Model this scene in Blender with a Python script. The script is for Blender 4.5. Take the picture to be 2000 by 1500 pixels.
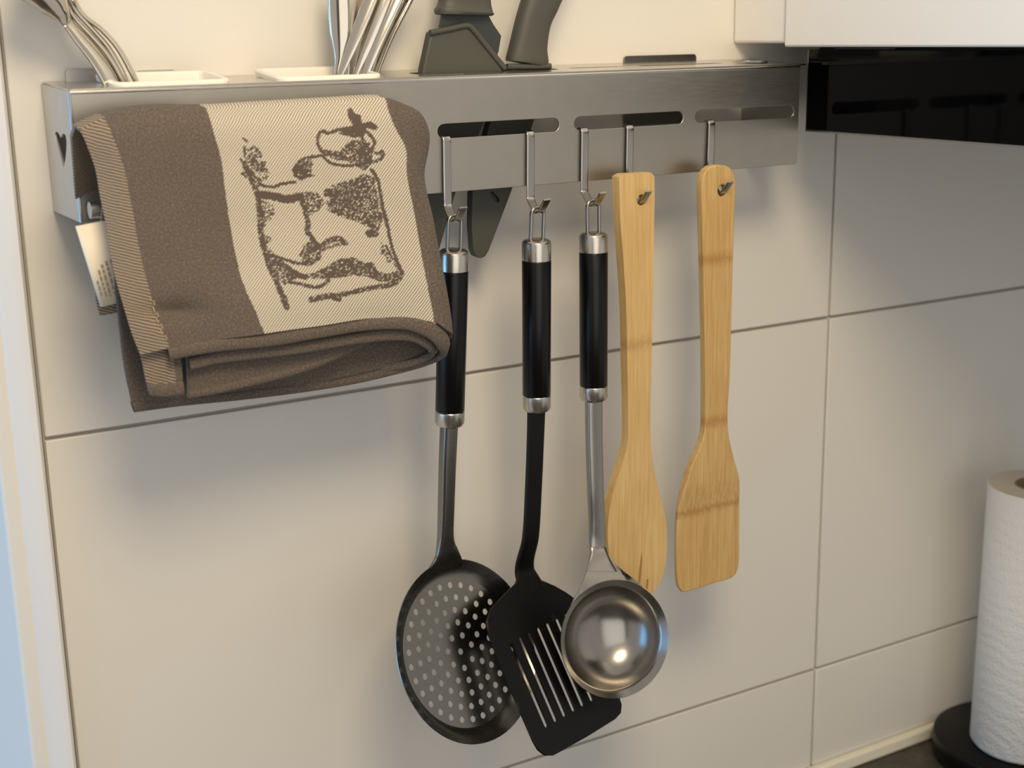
import bpy, math, random
import numpy as np
from mathutils import Vector, Matrix
from mathutils.geometry import delaunay_2d_cdt

for o in list(bpy.data.objects):
    bpy.data.objects.remove(o)
S = bpy.context.scene
COL = S.collection

# ------------------------------------------------------------------ camera
cam = bpy.data.cameras.new('camera')
camo = bpy.data.objects.new('camera', cam)
COL.objects.link(camo)
cam.sensor_width = 36.0
cam.lens = 48.7100
cam.clip_start = 0.01
camo.matrix_world = Matrix([[0.8609048, 0.1400128, -0.4891209, -0.7569399], [-0.5084668, 0.2038134, -0.8366132, -0.797151], [-0.0174472, 0.9689461, 0.2466558, 0.2229086], [0.0, 0.0, 0.0, 1.0]])
cam.dof.use_dof = True
cam.dof.focus_distance = 0.84
cam.dof.aperture_fstop = 9.0
S.camera = camo

# ------------------------------------------------------------------ world, lights, exposure
W = bpy.data.worlds.new('room_ambience')
S.world = W
W.use_nodes = True
W.node_tree.nodes['Background'].inputs[0].default_value = (0.86, 0.80, 0.76, 1)
W.node_tree.nodes['Background'].inputs[1].default_value = 0.64


def light(name, kind, loc, target, power, color, size, size_y=None, shape='DISK'):
    l = bpy.data.lights.new(name, kind)
    l.energy = power
    l.color = color
    if kind == 'AREA':
        l.shape = shape
        l.size = size
        if size_y:
            l.size_y = size_y
    o = bpy.data.objects.new(name, l)
    COL.objects.link(o)
    o.location = loc
    d = Vector(target) - Vector(loc)
    o.rotation_euler = d.to_track_quat('-Z', 'Y').to_euler()
    return o


light('ceiling_lamp', 'AREA', (-0.60, -0.86, 0.82), (-0.28, 0, 0.05), 8.3, (1.0, 0.80, 0.52), 0.40)
light('window_daylight', 'AREA', (-2.2, 0.15, 0.05), (-0.60, 0.12, 0.0), 16, (0.08, 0.48, 1.0), 1.5, 1.3, 'RECTANGLE')
light('front_fill', 'AREA', (-0.8, -2.4, 0.1), (-0.35, 0, 0), 13, (1.0, 0.95, 0.88), 1.7, 1.7, 'RECTANGLE')  # unseen fill light added behind the camera to lift the shadows
S.view_settings.view_transform = 'Standard'
S.view_settings.look = 'None'
S.view_settings.gamma = 1
S.view_settings.use_curve_mapping = False
S.view_settings.exposure = 0.0


# ------------------------------------------------------------------ materials
def s2l(c):
    return tuple(((v / 255) / 12.92 if v / 255 < 0.04045 else ((v / 255 + 0.055) / 1.055) ** 2.4) for v in c) + (1,)


def mat(name, rgb, rough=0.5, metal=0.0, spec=0.5, **kw):
    m = bpy.data.materials.new(name)
    m.use_nodes = True
    b = m.node_tree.nodes['Principled BSDF']
    b.inputs['Base Color'].default_value = s2l(rgb)
    b.inputs['Roughness'].default_value = rough
    b.inputs['Metallic'].default_value = metal
    b.inputs['Specular IOR Level'].default_value = spec
    for k, v in kw.items():
        b.inputs[k.replace('_', ' ')].default_value = v
    return m


class N:
    """tiny node helper"""
    def __init__(s, m):
        s.t = m.node_tree
        s.b = s.t.nodes['Principled BSDF']

    def n(s, kind, **kw):
        x = s.t.nodes.new(kind)
        for k, v in kw.items():
            if k.startswith('i_'):
                key = k[2:]
                key = int(key) if key.isdigit() else key.replace('_', ' ')
                x.inputs[key].default_value = v
            else:
                setattr(x, k, v)
        return x

    def l(s, a, b):
        s.t.links.new(a, b)

    def math(s, op, a, b=None):
        x = s.n('ShaderNodeMath', operation=op)
        for i, v in enumerate((a, b)):
            if v is None:
                continue
            if isinstance(v, (int, float)):
                x.inputs[i].default_value = v
            else:
                s.l(v, x.inputs[i])
        return x.outputs[0]

    def mix(s, f, a, b):
        x = s.n('ShaderNodeMix', data_type='RGBA')
        for k, v in ((0, f), (6, a), (7, b)):
            if isinstance(v, (int, float)):
                x.inputs[k].default_value = v
            elif isinstance(v, tuple):
                x.inputs[k].default_value = v
            else:
                s.l(v, x.inputs[k])
        return x.outputs[2]

    def coords(s, scale, kind='Object'):
        c = s.n('ShaderNodeTexCoord')
        mp = s.n('ShaderNodeMapping')
        mp.inputs['Scale'].default_value = scale
        s.l(c.outputs[kind], mp.inputs[0])
        return mp.outputs[0]

    def noise(s, vec, scale, detail=3, rough=0.5):
        x = s.n('ShaderNodeTexNoise', i_Scale=scale, i_Detail=detail, i_Roughness=rough)
        s.l(vec, x.inputs['Vector'])
        return x.outputs[0]

    def ramp(s, f, stops):
        x = s.n('ShaderNodeValToRGB')
        e = x.color_ramp.elements
        while len(e) < len(stops):
            e.new(0.5)
        for i, (p, c) in enumerate(stops):
            e[i].position = p
            e[i].color = c if len(c) == 4 else s2l(c)
        s.l(f, x.inputs[0])
        return x.outputs[0]

    def bump(s, h, strength, dist):
        x = s.n('ShaderNodeBump', i_Strength=strength, i_Distance=dist)
        s.l(h, x.inputs['Height'])
        s.l(x.outputs[0], s.b.inputs['Normal'])

    def col(s, c):
        s.l(c, s.b.inputs['Base Color'])

    def rough(s, c):
        s.l(c, s.b.inputs['Roughness'])


def brushed(name, rgb, rough, scale, aniso=0.0, spread=0.12):
    m = mat(name, rgb, rough, 1.0)
    k = N(m)
    f = k.noise(k.coords(scale), 60, 4, 0.6)
    k.rough(k.math('ADD', k.math('MULTIPLY', k.math('SUBTRACT', f, 0.5), spread * 2), rough))
    g = k.noise(k.coords((9, 9, 9)), 8, 4)
    c0 = tuple(x * 0.9 for x in s2l(rgb)[:3]) + (1,)
    k.col(k.mix(g, c0, s2l(rgb)))
    return m


M = {}
M['tile'] = mat('glazed_tile', (222, 219, 212), 0.33, 0, 0.4)
k = N(M['tile'])
k.bump(k.noise(k.coords((1, 1, 1)), 22, 2), 0.10, 0.002)
M['grout'] = mat('grout', (176, 170, 160), 0.9)
M['plaster'] = mat('painted_plaster', (226, 222, 212), 0.62)
k = N(M['plaster'])
k.bump(k.noise(k.coords((1, 1, 1)), 260, 3), 0.25, 0.0006)
M['paint_door'] = mat('white_gloss_paint', (228, 226, 222), 0.35)
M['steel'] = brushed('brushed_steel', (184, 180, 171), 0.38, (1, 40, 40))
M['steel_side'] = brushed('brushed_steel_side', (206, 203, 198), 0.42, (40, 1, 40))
M['hook'] = brushed('hook_steel', (178, 175, 171), 0.22, (20, 20, 2))
M['cap'] = brushed('satin_cap_steel', (205, 200, 190), 0.27, (60, 60, 4))
M['polish'] = brushed('polished_steel', (156, 153, 148), 0.23, (30, 30, 4), spread=0.08)
M['disc'] = brushed('satin_disc_steel', (140, 137, 132), 0.25, (8, 8, 30), spread=0.08)
M['cutlery'] = mat('cutlery_steel', (205, 198, 184), 0.12, 1.0)
M['black_handle'] = mat('black_plastic_handle', (4, 4, 6), 0.30, 0, 0.32)
M['nylon'] = mat('black_nylon', (6, 6, 6), 0.40, 0, 0.28)
M['white_plastic'] = mat('white_plastic', (238, 235, 226), 0.35)
M['knife_grey'] = mat('grey_soft_plastic', (78, 77, 70), 0.5, 0, 0.4)
k = N(M['knife_grey'])
k.bump(k.noise(k.coords((1, 1, 1)), 900, 2), 0.2, 0.0003)
M['sheath'] = mat('dark_grey_sheath', (76, 76, 69), 0.48, 0, 0.4)
M['blade'] = mat('coated_blade', (52, 56, 56), 0.38, 0, 0.5)
M['cab'] = mat('cabinet_white', (236, 232, 224), 0.4)
M['cab_in'] = mat('cabinet_carcass', (205, 200, 190), 0.6)
M['glass'] = mat('black_glass', (3, 3, 4), 0.06, 0, 0.16)
M['hood_metal'] = mat('hood_edge_metal', (170, 168, 165), 0.4, 1.0)
M['hood_body'] = mat('hood_body_dark', (38, 38, 38), 0.5)
M['stone'] = mat('dark_worktop', (62, 58, 52), 0.4)
k = N(M['stone'])
k.col(k.ramp(k.noise(k.coords((1, 1, 1)), 90, 5, 0.7), [(0.3, (44, 41, 36)), (0.55, (66, 62, 54)), (0.8, (92, 88, 78))]))
M['seal'] = mat('white_sealing_strip', (236, 230, 212), 0.45)
M['black_gloss'] = mat('black_base', (5, 5, 6), 0.35, 0, 0.25)
M['paper'] = mat('paper_towel', (218, 216, 211), 0.95, 0, 0.1)
k = N(M['paper'])
v = k.coords((1, 1, 1))
wv = k.n('ShaderNodeTexWave', wave_type='RINGS', i_Scale=30.0, i_Distortion=5.0, i_Detail=1.0)
k.l(v, wv.inputs[0])
vor = k.n('ShaderNodeTexVoronoi', i_Scale=420.0)
k.l(v, vor.inputs[0])
k.bump(k.math('ADD', k.math('MULTIPLY', wv.outputs[1], 0.35), k.math('MULTIPLY', vor.outputs[0], 0.8)), 0.5, 0.0013)
M['paper_end'] = mat('paper_roll_end', (205, 196, 182), 0.95)
M['card'] = mat('cardboard_core', (150, 130, 105), 0.9)
M['tag'] = mat('care_tag_satin', (240, 228, 204), 0.6)
M['print'] = mat('tag_print', (150, 138, 116), 0.8)


def bamboo(name, c_dark, c_mid, c_light, nodes):
    m = mat(name, c_mid, 0.5, 0, 0.35)
    k = N(m)
    v = k.coords((60, 60, 2.2))
    f = k.noise(v, 9, 5, 0.65)
    c = k.ramp(f, [(0.28, c_dark), (0.5, c_mid), (0.72, c_light)])
    big = k.noise(k.coords((14, 14, 5)), 2.2, 2)
    c = k.mix(k.math('MULTIPLY', big, 0.55), c, s2l(c_dark))
    tc = k.n('ShaderNodeTexCoord')
    sx = k.n('ShaderNodeSeparateXYZ')
    k.l(tc.outputs['Object'], sx.inputs[0])
    wob = k.math('MULTIPLY', k.noise(k.coords((90, 90, 30)), 6, 3), 0.010)
    for z0, wid, amt in nodes:
        d = k.math('ABSOLUTE', k.math('SUBTRACT', k.math('ADD', sx.outputs[2], wob), z0 + 0.005))
        g = k.math('SUBTRACT', 1.0, k.math('MINIMUM', k.math('DIVIDE', d, wid), 1.0))
        c = k.mix(k.math('MULTIPLY', g, amt), c, s2l((150, 96, 44)))
    k.col(c)
    k.bump(f, 0.25, 0.0004)
    return m


def cloth(name, dark, light_a, light_b, strip_a, strip_b):
    """woven towel: attribute 'weave' R = pale band, G = twill hem strip"""
    m = mat(name, dark, 0.95, 0, 0.1)
    k = N(m)
    at = k.n('ShaderNodeAttribute', attribute_name='weave')
    sp = k.n('ShaderNodeSeparateColor')
    k.l(at.outputs['Color'], sp.inputs[0])
    uv = k.n('ShaderNodeUVMap', uv_map='cloth')
    jit = k.n('ShaderNodeTexNoise', i_Scale=26.0, i_Detail=2.0)
    k.l(uv.outputs[0], jit.inputs['Vector'])

    def stripes(ang, freq, wob):
        mp = k.n('ShaderNodeMapping')
        mp.inputs['Rotation'].default_value = (0, 0, math.radians(ang))
        mp.inputs['Scale'].default_value = (freq, freq, freq)
        k.l(uv.outputs[0], mp.inputs[0])
        sx = k.n('ShaderNodeSeparateXYZ')
        k.l(mp.outputs[0], sx.inputs[0])
        a = k.math('ADD', sx.outputs[0], k.math('MULTIPLY', jit.outputs[0], wob))
        return k.math('ADD', k.math('MULTIPLY', k.math('SINE', k.math('MULTIPLY', a, 6.28318)), 0.5), 0.5)
    grain = k.n('ShaderNodeTexNoise', i_Scale=150.0, i_Detail=3.0, i_Roughness=0.7)
    k.l(uv.outputs[0], grain.inputs['Vector'])
    big = k.n('ShaderNodeTexNoise', i_Scale=6.0, i_Detail=3.0)
    k.l(uv.outputs[0], big.inputs['Vector'])
    d1 = tuple(min(255, x * 1.3) for x in dark)
    d0 = tuple(x * 0.78 for x in dark)
    base = k.ramp(grain.outputs[0], [(0.3, d0), (0.5, dark), (0.72, d1)])
    base = k.mix(k.math('MULTIPLY', big.outputs[0], 0.35), base, s2l(tuple(x * 0.9 for x in dark)))
    st = stripes(36, 128, 0.55)
    band = k.ramp(k.math('ADD', k.math('MULTIPLY', st, 0.75), k.math('MULTIPLY', grain.outputs[0], 0.25)),
                  [(0.18, light_b), (0.42, light_a), (0.85, tuple(min(255, x * 1.06) for x in light_a))])
    st2 = stripes(-76, 104, 0.7)
    strip = k.ramp(k.math('ADD', k.math('MULTIPLY', st2, 0.7), k.math('MULTIPLY', grain.outputs[0], 0.3)),
                   [(0.25, strip_b), (0.75, strip_a)])
    c = k.mix(sp.outputs[0], base, band)
    c = k.mix(sp.outputs[1], c, strip)
    c = k.mix(sp.outputs[2], c, s2l((92, 81, 73)))
    k.col(c)
    h = k.math('ADD', k.math('MULTIPLY', st, k.math('MULTIPLY', sp.outputs[0], 0.8)),
               k.math('ADD', k.math('MULTIPLY', st2, k.math('MULTIPLY', sp.outputs[1], 0.9)), k.math('MULTIPLY', grain.outputs[0], 0.5)))
    k.bump(h, 0.4, 0.0004)
    k.b.inputs['Sheen Weight'].default_value = 0.06
    k.b.inputs['Sheen Roughness'].default_value = 0.6
    return m


M['cloth'] = cloth('woven_towel', (101, 91, 83), (200, 192, 176), (122, 112, 96), (164, 148, 128), (90, 80, 70))


# ------------------------------------------------------------------ geometry helpers
def tag(o, label=None, cat=None, group=None, kind=None):
    if label:
        o['label'] = label
    if cat:
        o['category'] = cat
    if group:
        o['group'] = group
    if kind:
        o['kind'] = kind
    return o


def thing(name, label, cat, loc, group=None):
    o = bpy.data.objects.new(name, None)
    o.empty_display_size = 0.02
    COL.objects.link(o)
    o.location = loc
    return tag(o, label, cat, group)


def origin(p):
    q = Vector((0, 0, 0))
    while p is not None:
        q += p.location
        p = p.parent
    return q


def obj(name, vf, m, parent=None, smooth=True, angle=35, bevel=0, segs=2, solid=0, off=0, loc=None, subd=0):
    v, f = vf
    base = origin(parent)
    lo = Vector(loc) - base if loc is not None else Vector((0, 0, 0))
    sh = base + lo
    me = bpy.data.meshes.new(name)
    me.from_pydata([(a[0] - sh.x, a[1] - sh.y, a[2] - sh.z) for a in v], [], [tuple(q) for q in f])
    me.validate()
    me.update()
    if smooth:
        me.polygons.foreach_set('use_smooth', [True] * len(me.polygons))
        me.set_sharp_from_angle(angle=math.radians(angle))
    me.materials.append(m)
    o = bpy.data.objects.new(name, me)
    COL.objects.link(o)
    o.location = lo
    if parent is not None:
        o.parent = parent
    if subd:
        s = o.modifiers.new('sub', 'SUBSURF')
        s.levels = s.render_levels = subd
    if solid:
        s = o.modifiers.new('solid', 'SOLIDIFY')
        s.thickness = solid
        s.offset = off
    if bevel:
        s = o.modifiers.new('bevel', 'BEVEL')
        s.width = bevel
        s.segments = segs
        s.limit_method = 'ANGLE'
        s.angle_limit = math.radians(40)
        s.harden_normals = False
    return o


def box(a, b):
    x0, y0, z0 = a
    x1, y1, z1 = b
    v = [(x0, y0, z0), (x1, y0, z0), (x1, y1, z0), (x0, y1, z0), (x0, y0, z1), (x1, y0, z1), (x1, y1, z1), (x0, y1, z1)]
    f = [(0, 3, 2, 1), (4, 5, 6, 7), (0, 1, 5, 4), (1, 2, 6, 5), (2, 3, 7, 6), (3, 0, 4, 7)]
    return v, f


def join(*parts):
    V, F = [], []
    for v, f in parts:
        n = len(V)
        V += list(v)
        F += [tuple(i + n for i in q) for q in f]
    return V, F


def perp(ax, hint=(0, -1, 0)):
    ax = Vector(ax).normalized()
    h = Vector(hint)
    a = h - ax * h.dot(ax)
    if a.length < 1e-5:
        h = Vector((1, 0, 0))
        a = h - ax * h.dot(ax)
    a.normalize()
    return a, ax.cross(a)


def lathe(p0, axis, prof, seg=40, closed=False):
    """prof: list of (distance along axis, radius)"""
    p0 = Vector(p0)
    ax = Vector(axis).normalized()
    a, b = perp(ax)
    V, F = [], []
    rings = []
    for t, r in prof:
        c = p0 + ax * t
        if r < 1e-7:
            rings.append([len(V)])
            V.append(tuple(c))
        else:
            rings.append(list(range(len(V), len(V) + seg)))
            for i in range(seg):
                w = 2 * math.pi * i / seg
                V.append(tuple(c + (a * math.cos(w) + b * math.sin(w)) * r))
    n = len(rings)
    for j in range(n if closed else n - 1):
        A, B = rings[j], rings[(j + 1) % n]
        if len(A) == 1 and len(B) == 1:
            continue
        for i in range(seg):
            i2 = (i + 1) % seg
            if len(A) == 1:
                F.append((A[0], B[i2], B[i]))
            elif len(B) == 1:
                F.append((A[i], A[i2], B[0]))
            else:
                F.append((A[i], A[i2], B[i2], B[i]))
    return V, F


def catmull(pts, n):
    """resample a polyline of tuples through a centripetal-like Catmull-Rom, uniform in chord length"""
    P = np.array(pts, float)
    if len(P) == 2:
        t = np.linspace(0, 1, n)[:, None]
        return P[0] * (1 - t) + P[1] * t
    d = np.r_[0, np.cumsum(np.linalg.norm(np.diff(P, axis=0), axis=1))]
    out = []
    for s in np.linspace(0, d[-1], n):
        i = min(max(np.searchsorted(d, s) - 1, 0), len(P) - 2)
        h = d[i + 1] - d[i]
        u = (s - d[i]) / h
        m0 = (P[i + 1] - P[i - 1]) / (d[i + 1] - d[i - 1]) * h if i > 0 else P[1] - P[0]
        m1 = (P[i + 2] - P[i]) / (d[i + 2] - d[i]) * h if i + 2 < len(P) else P[-1] - P[-2]
        out.append((2 * u**3 - 3 * u**2 + 1) * P[i] + (u**3 - 2 * u**2 + u) * m0 + (-2 * u**3 + 3 * u**2) * P[i + 1] + (u**3 - u**2) * m1)
    return np.array(out)


def sweep(path, sec, adir=(1, 0, 0), cap=True):
    """path: points; sec(i) -> list of (a, b) offsets in the frame (a along adir, b across)"""
    P = [Vector(p) for p in path]
    V, F = [], []
    n = len(P)
    m = None
    for i in range(n):
        t = (P[min(i + 1, n - 1)] - P[max(i - 1, 0)]).normalized()
        ad = Vector(adir(i) if callable(adir) else adir)
        a = (ad - t * ad.dot(t)).normalized()
        b = t.cross(a)
        s = sec(i)
        m = len(s)
        for x, y in s:
            V.append(tuple(P[i] + a * x + b * y))
    for i in range(n - 1):
        for j in range(m):
            j2 = (j + 1) % m
            F.append((i * m + j, i * m + j2, (i + 1) * m + j2, (i + 1) * m + j))
    if cap:
        F.append(tuple(reversed(range(m))))
        F.append(tuple(range((n - 1) * m, n * m)))
    return V, F


def tube(path, r, seg=10, adir=None):
    """round wire with parallel-transported frame"""
    P = [Vector(p) for p in path]
    n = len(P)
    T = [(P[min(i + 1, n - 1)] - P[max(i - 1, 0)]).normalized() for i in range(n)]
    a, _ = perp(T[0], adir or (0.3, 0.5, 0.8))
    V, F = [], []
    for i in range(n):
        a = (a - T[i] * a.dot(T[i])).normalized()
        b = T[i].cross(a)
        rr = r[i] if isinstance(r, (list, tuple)) else r
        for j in range(seg):
            w = 2 * math.pi * j / seg
            V.append(tuple(P[i] + (a * math.cos(w) + b * math.sin(w)) * rr))
    for i in range(n - 1):
        for j in range(seg):
            j2 = (j + 1) % seg
            F.append((i * seg + j, i * seg + j2, (i + 1) * seg + j2, (i + 1) * seg + j))
    F.append(tuple(reversed(range(seg))))
    F.append(tuple(range((n - 1) * seg, n * seg)))
    return V, F


def rsec(w, d, k=5, p=4.0):
    """rounded (superellipse) section, w along a, d across"""
    out = []
    m = 4 * k
    for i in range(m):
        t = 2 * math.pi * (i + 0.5) / m
        c, s = math.cos(t), math.sin(t)
        out.append((math.copysign(abs(c) ** (2 / p), c) * w / 2, math.copysign(abs(s) ** (2 / p), s) * d / 2))
    return out


def rrect(x0, y0, x1, y1, r, k=5):
    out = []
    for cx, cy, a0 in ((x1 - r, y1 - r, 0), (x0 + r, y1 - r, 90), (x0 + r, y0 + r, 180), (x1 - r, y0 + r, 270)):
        for i in range(k + 1):
            a = math.radians(a0 + 90 * i / k)
            out.append((cx + r * math.cos(a), cy + r * math.sin(a)))
    return out


def circle(x, y, r, n=14):
    return [(x + r * math.cos(2 * math.pi * i / n), y + r * math.sin(2 * math.pi * i / n)) for i in range(n)]


def inside(p, poly):
    x, y = p
    c = False
    j = len(poly) - 1
    for i in range(len(poly)):
        a, b = poly[i], poly[j]
        if (a[1] > y) != (b[1] > y) and x < (b[0] - a[0]) * (y - a[1]) / (b[1] - a[1]) + a[0]:
            c = not c
        j = i
    return c


def plate(outline, holes, front, back, grid=0):
    """flat sheet with holes: outline and holes in 2D, front/back map 2D to 3D"""
    pts, edges = [], []
    for lp in [outline] + list(holes):
        n = len(pts)
        pts += [Vector(p) for p in lp]
        edges += [(n + i, n + (i + 1) % len(lp)) for i in range(len(lp))]
    if grid:
        xs = [p[0] for p in outline]
        ys = [p[1] for p in outline]
        y = min(ys) + grid / 2
        while y < max(ys):
            x = min(xs) + grid / 2
            while x < max(xs):
                q = (x, y)
                near = min((x - p[0]) ** 2 + (y - p[1]) ** 2 for p in pts[:len(outline)])
                if near > (grid * 0.45) ** 2 and inside(q, outline) and not any(inside(q, h) for h in holes):
                    pts.append(Vector(q))
                x += grid
            y += grid
    v2, _, f2, _, _, _ = delaunay_2d_cdt(pts, edges, [], 0, 1e-7)
    bb = [(min(p[0] for p in h), max(p[0] for p in h), min(p[1] for p in h), max(p[1] for p in h), h) for h in holes]
    keep = []
    for t in f2:
        q = (sum(v2[i][0] for i in t) / 3, sum(v2[i][1] for i in t) / 3)
        if inside(q, outline) and not any(x0 < q[0] < x1 and y0 < q[1] < y1 and inside(q, h) for x0, x1, y0, y1, h in bb):
            keep.append(t)
    f2 = keep
    n = len(v2)
    V = [tuple(front(p[0], p[1])) for p in v2] + [tuple(back(p[0], p[1])) for p in v2]
    F = []
    cnt = {}
    for f in f2:
        f = list(f)
        F.append(tuple(f))
        F.append(tuple(n + i for i in reversed(f)))
        for i in range(len(f)):
            a, b = f[i], f[(i + 1) % len(f)]
            cnt[(a, b)] = 1
    for a, b in list(cnt):
        if (b, a) not in cnt:
            F.append((b, a, n + a, n + b))
    return V, F


def flatXZ(y0, y1):
    return (lambda x, z: (x, y0, z)), (lambda x, z: (x, y1, z))


def gridmesh(A):
    """A: array (rows, cols, 3)"""
    r, c, _ = A.shape
    V = [tuple(p) for p in A.reshape(-1, 3)]
    F = [(i * c + j, i * c + j + 1, (i + 1) * c + j + 1, (i + 1) * c + j) for i in range(r - 1) for j in range(c - 1)]
    return V, F


def smoothloop(pts, n):
    P = list(pts)
    return [tuple(p) for p in catmull(P + [P[0]], n + 1)[:-1]]


# ------------------------------------------------------------------ the setting
wall = tag(obj('wall_back', box((-0.603, 0.004, -0.42), (0.34, 0.05, 0.62)), M['grout'], smooth=False), kind='structure')
g = 0.0011
ZR = [-0.3935, -0.302, 0.0, 0.302, 0.604]
XR = [-0.6025, 0.0, 0.34]
for i in range(4):
    for j in range(2):
        obj('tile', box((XR[j] + (0 if j == 0 else g), 0.0, ZR[i] + g), (XR[j + 1] - g, 0.006, ZR[i + 1] - g)), M['tile'], wall,
            bevel=0.0008, loc=((XR[j] + XR[j + 1]) / 2, 0, (ZR[i] + ZR[i + 1]) / 2))
# end of the wall: moulded white edge and plastered return
prof = [(-0.6025, 0.006), (-0.6040, 0.004), (-0.6050, -0.0030), (-0.6058, -0.0056), (-0.6072, -0.0068), (-0.6090, -0.0064), (-0.6125, -0.0044), (-0.6165, -0.0018), (-0.6195, -0.0002), (-0.6215, 0.004), (-0.6025, 0.02)]
v = [(x, y, z) for z in (-0.45, 0.62) for x, y in prof]
n = len(prof)
f = [(i, (i + 1) % n, n + (i + 1) % n, n + i) for i in range(n)]
tag(obj('trim_1', (v, f), M['paint_door'], angle=50), 'white painted moulding where the tiling ends', kind='structure')
prof = [(-0.6185, 0.0005), (-0.6275, 0.0008), (-0.6290, 0.0022), (-0.6296, 0.005), (-0.6300, 0.55), (-0.6185, 0.55)]
v = [(x, y, z) for z in (-0.45, 0.62) for x, y in prof]
n = len(prof)
f = [(i, (i + 1) % n, n + (i + 1) % n, n + i) for i in range(n)]
M['return_daylight'] = mat('daylight_tinted_plaster', (176, 202, 230), 0.5)  # blue of the window daylight put into the colour of the plaster return
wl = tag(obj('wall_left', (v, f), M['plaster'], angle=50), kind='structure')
wl.data.materials.append(M['return_daylight'])
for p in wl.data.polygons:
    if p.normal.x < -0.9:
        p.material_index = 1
tag(obj('trim_2', box((-0.603, -0.006, -0.4052), (0.34, 0.003, -0.3930)), M['seal'], bevel=0.002), 'white sealing strip between tiles and worktop', kind='structure')
tag(obj('wall_right', box((0.34, -1.0, -0.42), (0.40, 0.05, 0.62)), M['plaster'], smooth=False), kind='structure')

tag(obj('floor', box((-4.0, -3.3, -1.40), (0.40, -0.62, -1.30)), mat('dark_floor', (84, 72, 60), 0.5), smooth=False), kind='structure')
tag(obj('wall_front', box((-3.0, -3.3, -1.30), (0.40, -3.2, 1.20)), mat('taupe_wall', (104, 97, 90), 0.7), smooth=False), kind='structure')

wt = thing('worktop', 'dark speckled stone worktop below the tiles at lower right', 'worktop', (0.0, -0.3, -0.445))
obj('slab', box((-0.60, -0.62, -0.445), (0.34, 0.0035, -0.405)), M['stone'], wt, bevel=0.003)

# wall cabinet over the hood, filler strip, hood
fp = tag(obj('filler_panel', box((-0.1033, -0.0550, 0.2118), (-0.0850, -0.0003, 0.62)), M['cab'], bevel=0.0022, segs=3),
         'narrow cream filler panel between tiled wall and white cabinet door', 'panel')
cb = thing('wall_cabinet', 'white wall cabinet mounted above the black glass hood', 'cabinet', (0.1, -0.25, 0.2100))
obj('door', box((-0.1056, -0.4600, 0.2093), (-0.0870, -0.0568, 0.62)), M['cab'], cb, bevel=0.0016, segs=3)
obj('carcass', box((-0.0845, -0.4550, 0.2125), (0.338, -0.0600, 0.62)), M['cab_in'], cb, bevel=0.001)
hd = thing('range_hood', 'black glass range hood below the white cabinet', 'hood', (0.05, -0.25, 0.1500))
obj('glass_panel', box((-0.0800, -0.4600, 0.1526), (-0.0750, -0.0533, 0.2070)), M['glass'], hd, bevel=0.0004)
obj('edge_frame', join(box((-0.0795, -0.4605, 0.1512), (-0.0735, -0.0525, 0.1526)), box((-0.0795, -0.0533, 0.1512), (-0.0735, -0.0522, 0.2070))), M['hood_metal'], hd, bevel=0.0003)
obj('body', box((-0.0738, -0.4550, 0.1540), (0.26, -0.0560, 0.2090)), M['hood_body'], hd, bevel=0.002)
obj('switch_strip', box((-0.0812, -0.135, 0.2072), (-0.0755, -0.0800, 0.2086)), M['hood_body'], hd, bevel=0.0004)

# ------------------------------------------------------------------ the rail box (utensil rack)
XL, XRR, YF = -0.5855, -0.0930, -0.0600
ZB, ZT = 0.1300, 0.1978
rk = thing('utensil_rack', 'brushed steel wall rack with slotted front and heart cut-out end', 'rack', (-0.34, -0.03, 0.13))
slots = [(-0.3736, -0.2888), (-0.2775, -0.1926), (-0.1826, -0.0974)]
out = rrect(XL + 0.0006, ZB, XRR, ZT + 0.0004, 0.0022, 3)
holes = [rrect(a, 0.1621, b, 0.1705, 0.00415, 6) for a, b in slots]
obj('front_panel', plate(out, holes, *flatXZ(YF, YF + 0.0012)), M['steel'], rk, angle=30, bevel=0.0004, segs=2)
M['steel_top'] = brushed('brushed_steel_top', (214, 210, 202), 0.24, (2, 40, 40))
zt = lambda y: 0.2006 + y * 0.045
TR = [(-0.5590, -0.4955), (-0.4674, -0.4040)]
holes = [rrect(a + 0.0025, -0.0497, b - 0.0025, -0.0123, 0.004, 3) for a, b in TR]
holes += [rrect(-0.3745, -0.0370, -0.3040, -0.0230, 0.004, 4), rrect(-0.2990 - 0.0125, -0.0370, -0.2725, -0.0230, 0.004, 4)]
holes += [rrect(-0.3775, -0.0482, -0.3470, -0.0436, 0.0022, 4), rrect(-0.2610, -0.0320, -0.2190, -0.0270, 0.0024, 4), rrect(-0.2060, -0.0330, -0.1370, -0.0270, 0.0029, 4), circle(-0.1135, -0.031, 0.0105, 24)]
out = rrect(XL + 0.0008, YF + 0.0004, XRR + 0.006, -0.0006, 0.001, 2)
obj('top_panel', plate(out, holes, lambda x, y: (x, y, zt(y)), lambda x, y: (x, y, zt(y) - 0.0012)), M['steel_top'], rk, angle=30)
obj('top_fold', tube([(x, YF + 0.0017, ZT - 0.0015) for x in (XL + 0.001, -0.40, -0.25, XRR)], 0.0019, 14), M['steel_top'], rk, angle=60)
# rim of the round hole
obj('hole_rim', lathe((-0.1135, -0.031, zt(-0.031)), (0, 0, 1), [(-0.001, 0.0105), (0.0008, 0.0108), (0.0010, 0.0118), (0.0, 0.0128), (-0.001, 0.0105)], 28), M['hook'], rk)
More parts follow.
